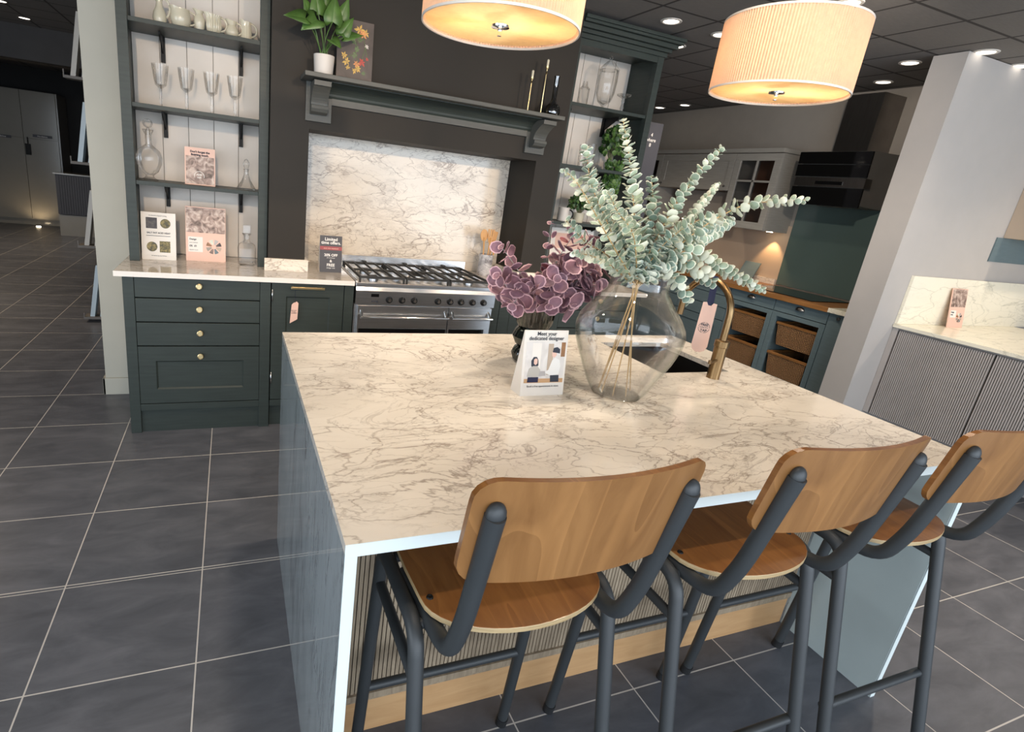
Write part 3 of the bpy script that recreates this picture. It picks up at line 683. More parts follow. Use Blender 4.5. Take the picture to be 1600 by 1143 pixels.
JUG = [('tall', .212, 'tall slim cream jug, leftmost on the top dresser shelf', 1, 0, 0), ('round', .312, 'wide round bellied cream jug with long curved handle, second from the left', 1, 0, 0),
       ('urn', .403, 'small narrow urn shaped cream jug between the round and the ribbed jugs', 0, .9, 0), ('ribbed', .474, 'vertically ribbed cream jug on a small foot', 1, 0, 22),
       ('squat', .566, 'squat cream jug with pinched neck, second from the right', 1, 0, 0), ('flared', .640, 'straight sided fluted cream jug with looped handle, rightmost on the top shelf', 1, 0, 16)]
for kind, x, lb, hx, hy, fl in JUG:
    y = 2.09; t = thing('jug', lb, 'jug', (x, y, ZJ), 'cream jugs on the top dresser shelf')
    pr = jug_prof[kind]; hgt = pr[-1][1]
    inner = [(r-.004, z) for r, z in pr[::-1] if z > .006]
    m = MB().lathe(pr+inner, (x, y, ZJ), 44 if fl else 32, flute=(lambda a, z: .045*math.cos(a*fl)) if fl else None)
    for v in m.b.verts:                                   # pull the rim into a spout on the left
        dz = (v.co.z-ZJ)/hgt
        if dz > .8 and v.co.x < x-.3*pr[-1][0]: v.co.x -= .012*(dz-.8)*5; v.co.z += .006*(dz-.8)*5
    obj('body', m, 'ceramic', t)
    rr = max(r for r, z in pr); re = pr[-1][0]
    obj('handle', handle_loop(x+hx*re*.9, y+hy*re*.5, ZJ+hgt*.30, ZJ+hgt*.95, .034 if kind != 'round' else .042, hx*.9, hy, .005), 'ceramic', t)
gob = [(.030, 0), (.030, .003), (.008, .008), (.0055, .020), (.009, .045), (.006, .075), (.007, .088), (.016, .096), (.028, .105), (.032, .130), (.037, .165), (.042, .200), (.0405, .200), (.0355, .165), (.0305, .130), (.024, .108), (.002, .100)]
for i, (x, lb) in enumerate([(.203, 'leftmost of the four'), (.330, 'second from the left'), (.458, 'third from the left'), (.580, 'rightmost, in front of the bracket')]):
    solo('goblet', MB().lathe([(r, z*1.07) for r, z in gob], (x, 2.1, 1.746), 36, cap1=False, flute=lambda a, z: .03*math.cos(a*12) if .1 < z < .19 else 0), 'glassd',
         'cut crystal wine goblet on the second dresser shelf, '+lb, 'goblet', (x, 2.1, 1.746), 'crystal goblets on the second shelf')
def decanter(x, y, z, prof, stop, lb, cat='decanter', mat='glassd', name='decanter', fl=0):
    t = thing(name, lb, cat, (x, y, z)); obj('body', MB().lathe(prof, (x, y, z), 40, cap1=False, flute=(lambda a, zz: .03*math.cos(a*fl)) if fl else None), mat, t)
    if stop: obj('stopper', MB().lathe(stop, (x, y, z), 28), mat, t)
    return t
decanter(.133, 2.085, 1.356, [(.040, 0), (.042, .004), (.022, .018), (.020, .028), (.045, .050), (.062, .090), (.065, .125), (.055, .158), (.030, .178), (.018, .190), (.015, .240), (.026, .262), (.027, .268), (.013, .262), (.012, .19)],
         [(.010, .24), (.012, .268), (.006, .275), (.020, .285), (.026, .300), (.020, .316), (.002, .322)], 'round bellied crystal decanter with ball stopper on the third dresser shelf', fl=14)
decanter(.642, 2.085, 1.356, [(.052, 0), (.053, .008), (.050, .014), (.025, .055), (.014, .085), (.013, .110), (.018, .118), (.012, .116), (.011, .085)],
         [(.010, .10), (.012, .120), (.017, .140), (.019, .150), (.010, .168), (.001, .175)], 'flat based ship decanter with pointed stopper, right end of third shelf')
t = thing('decanter', 'square shouldered crystal decanter with flat stopper on the worktop beside the post', 'decanter', (.645, 2.0, .92))
sq = MB()
def sqring(w, z, r=.4):
    return [(w*max(-1, min(1, 1.25*math.cos(a))), w*max(-1, min(1, 1.25*math.sin(a))), z) for a in [2*PI*k/32 for k in range(32)]]
prf = [(.040, 0), (.040, .006), (.050, .014), (.052, .10), (.048, .120), (.026, .138)]
rs = [[sq.b.verts.new(Vector(p)+Vector((.645, 2.0, .92))) for p in sqring(w, z)] for w, z in prf]
for a, b in zip(rs, rs[1:]): sq.faces([sq.b.faces.new([a[k], a[(k+1) % 32], b[(k+1) % 32], b[k]]) for k in range(32)], True)
sq.faces([sq.b.faces.new(rs[0][::-1])])
sq.lathe([(.024, .136), (.016, .150), (.016, .175), (.026, .186), (.026, .190)], (.645, 2.0, .92), 24, False, False)
obj('body', sq, 'glassd', t); obj('stopper', MB().lathe([(.012, .15), (.012, .188)], (.645, 2.0, .92), 20).box(.623, 1.99, 1.108+.0, .667, 2.01, 1.158), 'glassd', t, bev=.003)

# printed boards; each leans back a little
def panel_thing(name, lb, cat, x0, x1, z0, z1, y, lean, mat, th=.006, group=None):
    t = thing(name, lb, cat, ((x0+x1)/2, y, z0), group)
    obj('board', MB().poly([(x0, y, z0), (x1, y, z0), (x1, y+lean, z1), (x0, y+lean, z1)], (0, th, 0)), mat, t)
    h = z1-z0
    up = Vector((0, lean, h)).normalized(); off = Vector((0, -h, lean)).normalized()
    def P(u, v, k=.0008): return Vector((x0+(x1-x0)*u, y+lean*v, z0+h*v))+off*k
    def rect(nm, u0, v0, u1, v1, mt, par=None, k=.0008):
        return obj(nm, MB().poly([P(u0, v0, k), P(u1, v0, k), P(u1, v1, k), P(u0, v1, k)], off*-.0006), mt, par or t)
    def disc(nm, u, v, r, mt, k=.0008):
        c = P(u, v, k); return obj(nm, MB().poly([c+Vector((r*math.cos(a), 0, 0))+up*r*math.sin(a) for a in [2*PI*i/28 for i in range(28)]], off*-.0006), mt, t)
    def txt(s, u, v, size, mt, align='CENTER', bold=.0004): return text('lettering', s, size, P(u, v, .0010), (1, 0, 0), up, mt, t, align, .0005, bold)
    def wheel(u, v, r):
        cols = ['photo_dark', 'ribgrey', 'leafw', 'walnut', 'greywall', 'photo_room', 'bluegrey', 'cream']
        for i in range(8):
            a0 = 2*PI*i/8+.12; a1 = a0+2*PI/8-.22; c = P(u, v, .0012)
            pts = [c+Vector((rr*math.cos(a), 0, 0))+up*rr*math.sin(a) for rr, a in [(r*.32, a0), (r, a0), (r, (a0+a1)/2), (r, a1), (r*.32, a1)]]
            obj('swatch', MB().poly(pts, off*-.0006), cols[i], t)
    return t, P, rect, disc, txt, wheel
t, P, rect, disc, txt, wheel = panel_thing('cook_book', 'white standing book cover with two square and two round pictures, on the worktop', 'book', .080, .258, .92, 1.184, 2.03, .03, 'paper', .022)
rect('picture', .14, .66, .46, .89, 'photo_dark'); disc('picture', .70, .775, .0265, 'photo_moss'); disc('picture', .30, .275, .0275, 'photo_moss'); rect('picture', .52, .16, .83, .40, 'photo_moss')
txt('SALT FAT ACID HEAT', .50, .555, .0125, 'ink'); rect('rule', .14, .503, .84, .513, 'ink'); txt('the elements of good cooking', .48, .925, .0075, 'ink', bold=0); txt('foreword by the kitchen', .5, .075, .008, 'ink', bold=0)
t, P, rect, disc, txt, wheel = panel_thing('brochure_board', 'glossy pink brochure board with a kitchen photo, standing on the worktop', 'sign', .308, .526, .92, 1.232, 2.055, .035, 'pink')
rect('photograph', .01, .53, .99, .985, 'photo_room'); rect('text_panel', .06, .17, .42, .45, 'paper'); wheel(.70, .28, .043)
txt('Design', .09, .39, .014, 'ink', 'LEFT'); txt('your kitchen', .09, .335, .009, 'ink', 'LEFT', 0); txt('0%  £0', .09, .265, .014, 'ink', 'LEFT'); txt('deposit to pay', .09, .20, .008, 'ink', 'LEFT', 0)
M['leafw']
t, P, rect, disc, txt, wheel = panel_thing('notice_card', 'pink notice card with a room photograph on the third dresser shelf', 'sign', .312, .472, 1.356, 1.560, 2.08, .025, 'pink')
rect('photograph', .035, .03, .965, .77, 'photo_room'); txt("Don't forget the", .5, .865, .0155, 'ink', bold=.0007); txt('finishing touch.', .5, .785, .0155, 'ink', bold=.0007)
rg = MB()
for k in range(28):
    a0, a1 = 2*PI*k/28, 2*PI*(k+1)/28; c = P(.47, .24, .0016); q = lambda a, r: c+Vector((r*math.cos(a), 0, r*math.sin(a)))
    rg.quad(q(a0, .0275), q(a1, .0275), q(a1, .0245), q(a0, .0245))
obj('ring_mark', rg, 'paper', t); text('lettering', 'ADD', .013, P(.47, .26, .0016), (1, 0, 0), (0, 0, 1), 'paper', t, bold=.0006); text('lettering', 'style', .012, P(.47, .19, .0016), (1, 0, 0), (0, 0, 1), 'paper', t, bold=.0004)

# tent cards
def tent(name, lb, x0, x1, y, z0, z1, lean, depth, mats, rz=0):
    t = thing(name, lb, 'sign', ((x0+x1)/2, y+depth/2, z0))
    xc = (x0+x1)/2; h = z1-z0; ya = y+lean
    obj('front_panel', MB().poly([(x0, y, z0), (x1, y, z0), (x1, ya, z1), (x0, ya, z1)], (0, .0012, 0)), mats[0], t)
    obj('side_panel', MB().poly([(x0, y+.001, z0), (x0, y+depth, z0), (x0, ya+.0012, z1)], (.0012, 0, 0)), mats[1], t, label='white side of the tent card')
    obj('rear_panel', MB().poly([(x0, y+depth, z0), (x1, y+depth, z0), (x1, ya+.002, z1), (x0, ya+.002, z1)], (0, .0012, 0)), mats[1], t)
    up = Vector((0, lean, h)).normalized(); off = Vector((0, -h, lean)).normalized()
    P = lambda u, v, k=.0008: Vector((x0+(x1-x0)*u, y+lean*v, z0+h*v))+off*k
    return t, P, up, off
t, P, up, off = tent('tent_card', 'charcoal limited time offers tent card beside the hob', 1.065, 1.200, 1.890, .92, 1.140, .035, .085, ('charcard', 'paper'))
rc = lambda nm, u0, v0, u1, v1, mt, k=.0008: obj(nm, MB().poly([P(u0, v0, k), P(u1, v0, k), P(u1, v1, k), P(u0, v1, k)], off*-.0005), mt, t)
tx = lambda s, u, v, z, mt, b=.0006: text('lettering', s, z, P(u, v, .0012), (1, 0, 0), up, mt, t, 'CENTER', .0005, b)
tx('Limited', .5, .865, .026, 'inkwhite'); tx('time offers.', .5, .77, .026, 'inkwhite'); rc('band', 0, .61, 1, .71, 'redband'); tx('ends this weekend', .5, .64, .012, 'pink', 0)
tx('20% OFF', .5, .44, .022, 'inkwhite'); tx('all worktops', .5, .385, .010, 'inkwhite', 0); tx('&', .5, .28, .022, 'inkwhite'); tx('FREE', .5, .165, .024, 'inkwhite'); tx('design visit', .5, .105, .012, 'inkwhite', 0)
t, P, up, off = tent('tent_card', 'white tent card showing two people talking, in front of the purple foliage', 1.393, 1.550, -.106, HT, HT+.205, .030, .062, ('paper', 'paper'))
tx('Meet your', .5, .925, .0165, 'ink', .0002); tx('dedicated designer', .5, .855, .0165, 'ink', .0002)
ph = rc('photograph', .06, .20, .955, .83, 'photo_light')
rc('table_print', .06, .20, .955, .265, 'oak', .0014); rc('shelf_print', .56, .32, .68, .80, 'cream', .0012); rc('door_print', .20, .30, .40, .81, 'paper', .0011); rc('cupboard_print', .86, .60, .955, .82, 'walnut', .0012)
def blob(nm, pts, mt, k=.0018): obj(nm, MB().poly([P(u_, v_, k) for u_, v_ in pts], off*-.0005), mt, ph)
blob('woman_hair_print', [(.20, .46), (.19, .54), (.24, .60), (.31, .60), (.35, .55), (.36, .47), (.31, .44), (.24, .43)], 'ink', .0016)
blob('woman_face_print', [(.25, .50), (.25, .56), (.29, .58), (.33, .56), (.33, .50), (.29, .475)], 'pink', .0020)
blob('woman_blouse_print', [(.12, .30), (.15, .42), (.24, .46), (.34, .46), (.41, .40), (.42, .31), (.30, .285)], 'samplew', .0018)
blob('woman_skirt_print', [(.13, .21), (.14, .29), (.38, .29), (.38, .21)], 'navy', .0018)
blob('man_hair_print', [(.66, .67), (.68, .735), (.76, .75), (.83, .715), (.83, .65), (.76, .66)], 'ink', .0022)
blob('man_face_print', [(.66, .61), (.65, .67), (.69, .70), (.75, .69), (.76, .62), (.71, .585)], 'pink', .0020)
blob('man_shirt_print', [(.52, .37), (.60, .40), (.67, .55), (.74, .585), (.84, .55), (.87, .45), (.84, .33), (.66, .31), (.54, .345)], 'inkwhite', .0018)
blob('man_trousers_print', [(.66, .21), (.65, .315), (.85, .315), (.86, .21)], 'ink', .0019)
blob('folder_print', [(.38, .30), (.40, .38), (.52, .38), (.54, .31)], 'ribgrey', .0021)
tx('Book a free appointment in store', .5, .135, .0085, 'ink', 0)

# ------------------------------------------------------------------ on the mantel shelf
ZM = 1.994
t = thing('potted_plant', 'arrowhead plant with broad green leaves in a white pot on the mantel shelf', 'plant', (1.02, 1.765, ZM))
pot = obj('pot', MB().lathe([(.046, 0), (.048, .003), (.0545, .096), (.0545, .100), (.050, .100), (.048, .088)], (1.02, 1.765, ZM), 36), 'pot', t)
obj('soil', MB().lathe([(.049, .086), (.001, .090)], (1.02, 1.765, ZM), 20, False), 'walnut', t)
def arrow_leaf(m, base, tip, w, nrm):
    """arrow shaped leaf with two back lobes, midrib fold"""
    b = Vector(base); a = Vector(tip)-b; L = a.length; a.normalize(); nrm = Vector(nrm); nrm = (nrm-a*nrm.dot(a)).normalized(); s = a.cross(nrm)
    st = [(-.22, .55, .05), (-.12, .85, .03), (.08, 1.0, .02), (.30, .86, .0), (.55, .58, -.02), (.80, .25, -.05), (1.0, 0, -.10)]
    mid = [m.b.verts.new(b+a*L*max(0, t_)+nrm*(-d*L)*0 + nrm*(-t_*t_*.12*L)) for t_, _, d in st]
    for sg in (1, -1):
        edge = [m.b.verts.new(b+a*L*t_+s*sg*w*k+nrm*(w*.22*k-t_*t_*.12*L)) for t_, k, d in st[:-1]]+[mid[-1]]
        for i in range(len(st)-2): m.faces([m.b.faces.new([mid[i], mid[i+1], edge[i+1], edge[i]])] if mid[i].co != mid[i+1].co else [m.b.faces.new([mid[i], edge[i+1], edge[i]])], True)
        m.faces([m.b.faces.new([mid[-2], mid[-1], edge[-2]])], True)
lv = [((.905, 1.66, 2.225), (.800, 1.63, 2.222), .045), ((.965, 1.68, 2.235), (.885, 1.65, 2.175), .055), ((.975, 1.72, 2.27), (.955, 1.70, 2.39), .050), ((1.045, 1.70, 2.245), (1.055, 1.69, 2.37), .050),
      ((1.10, 1.71, 2.20), (1.150, 1.69, 2.285), .040), ((1.11, 1.70, 2.185), (1.205, 1.68, 2.215), .034), ((1.04, 1.66, 2.155), (1.085, 1.62, 2.120), .036), ((.935, 1.72, 2.25), (.90, 1.69, 2.33), .042),
      ((1.01, 1.75, 2.30), (1.005, 1.73, 2.44), .045), ((1.10, 1.76, 2.28), (1.13, 1.74, 2.38), .038)]
lm_, sm_ = MB(), MB()
for b, tp, w in lv:
    arrow_leaf(lm_, b, tp, w, (.1, -.8, .55)); q = Vector(b); c = Vector((1.02+random.uniform(-.02, .02), 1.765+random.uniform(-.02, .01), ZM+.08))
    sm_.tube([c, (c*.5+q*.5)+Vector((0, 0, .03)), q], .0028, 7, .05)
lm_.keep = 1
obj('stems', sm_, 'leafg', t); lo = obj('leaves', lm_, 'leafg', t); so = lo.modifiers.new('th', 'SOLIDIFY'); so.thickness = .0008
t, P, rect, disc, txt, wheel = panel_thing('canvas_print', 'dusky canvas print with yellow and red flowers on the mantel shelf', 'picture', 1.095, 1.293, ZM, 2.308, 1.815, .025, 'printbg', .018)
random.seed(3)
def flower(u, v, r, mt, k=6, dn=1):
    m = MB()
    for i in range(k):
        a = 2*PI*i/k+random.random()*.4; c = P(u, v, .0012+i*.0001); d = Vector((math.cos(a), 0, math.sin(a))); e = Vector((-math.sin(a), 0, math.cos(a)))
        rr = r*random.uniform(.75, 1.15); m.quad(c, c+d*rr*.5+e*rr*.22, c+d*rr, c+d*rr*.5-e*rr*.22)
    obj('painted_flower', m, mt, t)
for u, v, r, mt in [(.60, .86, .030, 'petaly'), (.70, .80, .028, 'petalo'), (.78, .83, .022, 'petaly'), (.30, .88, .018, 'petalo'), (.20, .42, .018, 'petaly'), (.28, .33, .024, 'petaly'), (.55, .32, .022, 'petalo'), (.70, .36, .024, 'petalr'),
                    (.60, .24, .020, 'petaly'), (.32, .24, .016, 'petaly'), (.50, .20, .016, 'petaly'), (.82, .62, .014, 'pot'), (.84, .42, .012, 'petalr'), (.45, .66, .018, 'leafg'), (.55, .55, .020, 'leafg'), (.50, .45, .018, 'leafg'), (.62, .70, .02, 'leafg'), (.76, .18, .014, 'leafg')]: flower(u, v, r, mt)
vn = MB()
for a, b in [((.60, .82), (.50, .55)), ((.50, .55), (.60, .30)), ((.30, .85), (.50, .62)), ((.28, .38), (.50, .50)), ((.70, .4), (.80, .62)), ((.45, .20), (.62, .28)), ((.72, .76), (.84, .45))]:
    p_, q_ = P(*a, .0011), P(*b, .0011); d = (q_-p_).normalized(); s_ = Vector((-d.z, 0, d.x))*.0012; vn.quad(p_-s_, q_-s_, q_+s_, p_+s_)
obj('painted_vines', vn, 'leafg', t)
for x, ht, lb in ((2.272, .215, 'shorter'), (2.365, .29, 'taller')):
    t = thing('candlestick', lb+' slim brass candlestick holding a stub candle on the mantel shelf', 'candlestick', (x, 1.775, ZM))
    obj('stick', MB().lathe([(.026, 0), (.026, .003), (.004, .006), (.0035, ht*.8), (.008, ht*.82), (.0035, ht*.85), (.0035, ht-.03), (.010, ht-.022), (.010, ht-.01), (.007, ht-.01)], (x, 1.775, ZM), 20), 'brass', t)
    obj('candle', MB().lathe([(.0075, ht-.012), (.0075, ht+.022), (.003, ht+.027)], (x, 1.775, ZM), 16), 'ceramic', t)
solo('bottle_vase', MB().lathe([(.040, 0), (.047, .008), (.050, .035), (.044, .062), (.024, .080), (.015, .105), (.015, .225), (.018, .232), (.018, .236), (.0145, .236), (.0135, .105), (.040, .055), (.042, .012)], (2.455-.01, 1.775, ZM), 36), 'glassgreen',
     'dark green long necked glass bottle at the right end of the mantel', 'vase', (2.445, 1.775, ZM))

# ------------------------------------------------------------------ utensil crock
cx_, cy_, cz_ = 2.283, 2.10, .92
solo('utensil_crock', MB().lathe([(.050, 0), (.052, .003), (.052, .150), (.047, .150), (.047, .012), (.001, .010)], (cx_, cy_, cz_), 36), 'marble_side', 'grey marbled utensil crock at the right of the cooker splashback', 'crock', (cx_, cy_, cz_))
MATS['crock'] = marble('marbled_crock', (.62, .60, .60), (.52, .50, .5), (.16, .15, .16), s=6, rough=.3, thin=.05)
bpy.data.objects['utensil_crock'].data.materials[0] = MATS['crock']
def utensil(dx, dy, tilt, h, kind, lb):
    t_ = thing('wooden_utensil', lb, 'utensil', (cx_+dx, cy_+dy, cz_+.012), 'beech utensils in the marble crock'); b = Vector((cx_+dx, cy_+dy, cz_+.016)); d = Vector((tilt, -.02, 1)).normalized(); e = b+d*h
    s_ = Vector((1, 0, -tilt)).normalized(); n__ = Vector((0, 1, 0))*.004
    obj('handle', MB().tube([b, b+d*(h-.06)], .0055, 8), 'utensil', t_)
    sh = []
    if kind == 'spoon': sh = [e+s_*.028*math.cos(a)-d*.045+d*.042*math.sin(a) for a in [2*PI*i/20 for i in range(20)]]
    if kind == 'fork': sh = [e+s_*u_*.022+d*v_ for u_, v_ in [(-.5, -.095), (.5, -.095), (1, -.06), (1.1, 0), (.62, .0), (.52, -.05), (.30, -.05), (.25, 0), (-.25, 0), (-.30, -.05), (-.52, -.05), (-.62, 0), (-1.1, 0), (-1, -.06)]]
    if kind == 'spatula': sh = [e+s_*u_*.022+d*v_ for u_, v_ in [(-.4, -.09), (.4, -.09), (1, -.05), (1.15, 0), (-1.15, .006), (-1, -.05)]]
    obj('head', MB().poly(sh, n__), 'utensil', t_)
utensil(-.018, -.012, -.10, .315, 'spoon', 'wooden spoon leaning left in the marble crock'); utensil(-.002, -.02, .02, .315, 'fork', 'upright wooden fork with four prongs in the marble crock')
utensil(.016, .004, .10, .30, 'spatula', 'wooden spatula leaning right behind the fork'); utensil(.024, -.012, .17, .235, 'spoon', 'short wooden spoon leaning furthest right in the crock')
t = thing('swing_tag', 'small pink swing tag hanging from the brass bar handle', 'tag', (.893, 1.655, .66))
obj('tag_card', MB().poly([(.872, 1.650, .655), (.914, 1.650, .680), (.918, 1.650, .775), (.908, 1.650, .785), (.888, 1.650, .775), (.880, 1.650, .765)], (0, .0012, 0)), 'pink', t)
obj('cord', MB().tube([(.900, 1.6505, .775), (.897, 1.648, .86)], .0007, 6), 'navy', t)
text('lettering', 'soft close\nhinges\nincluded', .008, (.893, 1.6495, .730), (1, 0, .05), (0, 0, 1), 'ink', t, bold=0)

# ------------------------------------------------------------------ things on the right dresser
decanter(3.040, 2.10, 2.142, [(.034, 0), (.036, .004), (.010, .014), (.009, .026), (.018, .038), (.045, .060), (.062, .115), (.068, .20), (.066, .26), (.058, .268), (.060, .262), (.064, .20), (.058, .115), (.040, .062), (.002, .04)],
         [(.070, .262), (.070, .268), (.052, .290), (.024, .318), (.010, .328), (.013, .338), (.006, .352), (.001, .354)], 'large lidded glass apothecary jar on the top right dresser shelf', 'jar', name='apothecary_jar', fl=10)
solo('tumbler', MB().lathe([(.034, 0), (.036, .12), (.020, .135), (.014, .165), (.012, .165), (.017, .134), (.033, .118), (.032, .004)], (2.865, 2.1, 2.142), 32, flute=lambda a, z: .03*math.cos(a*10)), 'glassd', 'small cut glass bottle half hidden at the left end of the top right shelf', 'bottle', (2.865, 2.1, 2.142))
solo('compote_glass', MB().lathe([(.036, 0), (.036, .003), (.007, .010), (.014, .04), (.006, .065), (.014, .085), (.008, .100), (.048, .118), (.052, .128), (.049, .128), (.002, .106)], (3.19, 2.08, 2.142), 32), 'glassd', 'stemmed glass dish to the right of the apothecary jar', 'glass', (3.19, 2.08, 2.142))
for x, hh, lb in ((2.93, .155, 'tall plain glass tumbler at the left of the second right shelf'), (3.00, .165, 'tall glass tumbler touching the grey sprig, second right shelf')):
    solo('glass_tumbler', MB().lathe([(.024, 0), (.030, hh), (.028, hh), (.022, .006), (.001, .006)], (x, 2.08, 1.746), 28), 'glassd', lb, 'glass', (x, 2.08, 1.746))
def bush(name, lb, cat, c, rad, n, mats, lr, trail=0, potmat='pot', pot_r=.045, pot_h=.07):
    random.seed(n); t_ = thing(name, lb, cat, c); c = Vector(c)
    obj('pot', MB().lathe([(pot_r*.8, 0), (pot_r, pot_h), (pot_r*.92, pot_h), (pot_r*.75, .008)], c, 28), potmat, t_)
    A, B = MB(), MB(); st_ = MB(); o_ = c+Vector((0, 0, pot_h))
    for i in range(n):
        a = random.random()*2*PI; e = random.uniform(.1, 1); d = Vector((math.cos(a)*e*rad[0], math.sin(a)*e*rad[1]-.01, random.uniform(.1, 1)**.6*rad[2]*math.sqrt(max(.05, 1-e*e*.6))))
        if trail and i % 2: d = Vector((math.cos(a)*rad[0]*.7, -abs(math.sin(a))*rad[1]*.6-.05, -random.random()*trail))
        p = o_+d; leafdisc((A if i % 3 else B), p, Vector((random.uniform(-.6, .6), -1, random.uniform(-.3, .8))), lr*random.uniform(.7, 1.2))
        if i % 6 == 0: st_.tube([o_-Vector((0, 0, .02)), o_+d*.5+Vector((0, 0, .02 if not trail else .05)), p], .0012, 5)
    A.keep = B.keep = 1
    obj('foliage', A, mats[0], t_); obj('foliage', B, mats[1], t_); obj('stems', st_, 'stem', t_); return t_
def leafdisc(m, c, nrm, r, rim=0, elong=1.0, ax=None, cup=.25):
    nrm = nrm.normalized(); s_ = nrm.orthogonal().normalized() if ax is None else (ax-nrm*ax.dot(nrm)).normalized(); w_ = nrm.cross(s_)
    k = 9; ce = m.b.verts.new(c-nrm*r*cup)
    i_ = [m.b.verts.new(c+(s_*math.cos(2*PI*j/k)*elong+w_*math.sin(2*PI*j/k))*r*(.84 if rim else 1)*(1+.05*math.sin(j*2.4+r*900))-nrm*r*cup*(.30 if rim else 0)) for j in range(k)]
    m.mi = 0; m.faces([m.b.faces.new([ce, i_[j], i_[(j+1) % k]]) for j in range(k)], True)
    if rim:
        o_ = [m.b.verts.new(c+(s_*math.cos(2*PI*j/k)*elong+w_*math.sin(2*PI*j/k))*r*(1+.05*math.sin(j*2.4+r*900))+nrm*r*.10*math.sin(j*1.9+r*700)) for j in range(k)]
        m.mi = 1; m.faces([m.b.faces.new([i_[j], o_[j], o_[(j+1) % k], i_[(j+1) % k]]) for j in range(k)], True); m.mi = 0
bush('trailing_ivy', 'bright green trailing ivy on the second right dresser shelf', 'plant', (3.19, 2.10, 1.746), (.09, .10, .25), 420, ('leafg', 'leafdk'), .016, trail=.22)
bush('herb_pot', 'small dark green herb bush in a white pot on the third right shelf', 'plant', (2.99, 2.08, 1.356), (.105, .09, .135), 520, ('leafdk', 'leafg'), .010, potmat='ceramic')
t = thing('mug', 'white mug with black handle at the left end of the third right shelf', 'mug', (2.835, 2.05, 1.356))
obj('body', MB().lathe([(.036, 0), (.040, .004), (.040, .098), (.037, .098), (.035, .008)], (2.835, 2.05, 1.356), 32), 'pot', t); obj('handle', handle_loop(2.872, 2.03, 1.376, 1.440, .030, .9, -.3, .005), 'black', t)
t, P, rect, disc, txt, wheel = panel_thing('brochure_board', 'large white board on the right worktop behind the purple foliage', 'sign', 2.835, 3.22, .92, 1.30, 2.12, .05, 'paper', .012)
rect('text_panel', .1, .6, .9, .9, 'pink'); txt('Price promise', .5, .42, .03, 'ink')
t = thing('leaflet_stack', 'stack of white leaflets on the worktop under the purple leaves', 'leaflets', (2.56, 1.98, .92))
for k in range(5): obj('leaflet', MB().box(2.50+k*.002, 1.90, .9202+k*.006, 2.64+k*.002, 2.09, .9258+k*.006), 'paper', t)
text('lettering', 'Your kitchen', .02, (2.57, 2.03, .9502), (1, 0, 0), (0, 1, 0), 'ink', t, bold=0)

# ------------------------------------------------------------------ glass vase with eucalyptus
VX, VY = 1.745, -.12
vp = [(.068, .004), (.082, .008), (.100, .035), (.124, .085), (.150, .140), (.168, .190), (.172, .222), (.166, .250), (.145, .285), (.116, .320), (.096, .350), (.090, .372), (.091, .395), (.094, .405)]
vp = [(r*.985, z) for r, z in vp]
t = thing('glass_vase', 'large clear bellied glass vase holding silver-green branches on the island', 'vase', (VX, VY, HT))
obj('body', MB().lathe([(.001, .006)]+vp+[(r-.004, z) for r, z in vp[::-1]], (VX, VY, HT), 64, cap0=False, cap1=False), 'glass', t)
obj('base', MB().lathe([(.070, 0), (.074, .001), (.078, .005), (.070, .012), (.001, .010)], (VX, VY, HT), 48), 'glassd', t)
def catmull(P, n):
    P = [Vector(p) for p in P]; Q = [P[0]*2-P[1]]+P+[P[-1]*2-P[-2]]; out = []
    for i in range(1, len(Q)-2):
        for k in range(n):
            t_ = k/n; a, b, c, d = Q[i-1], Q[i], Q[i+1], Q[i+2]
            out.append(.5*((2*b)+(c-a)*t_+(2*a-5*b+4*c-d)*t_*t_+(3*b-a-3*c+d)*t_**3))
    return out+[P[-1]]
def branch(name, lb, cat, root, pts, mats, r0, r1, gap, start=.12, group=None, stem='stemgold', stemr=.0022, rim=0, elong=1.05, jit=.35, seed=0, rimmat='leafw'):
    random.seed(seed*13+5); C_ = catmull(pts, 24); t_ = thing(name, lb, cat, pts[0], group)
    full = ([Vector(root)] if root else [])+C_[::3]+[C_[-1]]
    k = len(full); obj('stem', MB().tube(full, [stemr*(1-.65*i/k) for i in range(k)], 7), stem, t_)
    tot = sum((b-a).length for a, b in zip(C_, C_[1:])); ms = [MB(), MB()]; s_ = 0; nxt = tot*start; q = 0; e = None
    for a, b in zip(C_, C_[1:]):
        d = (b-a); L = d.length
        while L > 0 and nxt <= s_+L:
            f_ = nxt/tot; p = a+d*((nxt-s_)/L); T__ = d.normalized()
            if e is None: e = T__.orthogonal().normalized()
            e = (e-T__*e.dot(T__)).normalized(); w_ = T__.cross(e); ang = (q % 2)*PI/2+random.uniform(-.4, .4)+q*.15
            r = (r0*(1-f_)**.7+r1*f_)*random.uniform(.82, 1.15)
            if f_ < start+.15: r *= .85
            for sg in (0, PI):
                D = (e*math.cos(ang+sg)+w_*math.sin(ang+sg)); nn_ = (T__*1.0-D*random.uniform(.1, .8)+Vector([random.uniform(-jit, jit) for _ in range(3)])).normalized()
                leafdisc(ms[random.random() > .62], p+D*r*.98+T__*r*.25, nn_, r, rim, elong, D)
            q += 1; nxt += gap*(.6+.8*r/r0)
        s_ += L
    leafdisc(ms[0], C_[-1], T__, r1*.7, rim)
    for m in ms: m.keep = 1
    for m, mt in zip(ms, mats):
        if len(m.b.verts): obj('leaves', m, [mt, rimmat] if rim else mt, t_)
        else: m.b.free()
    return t_
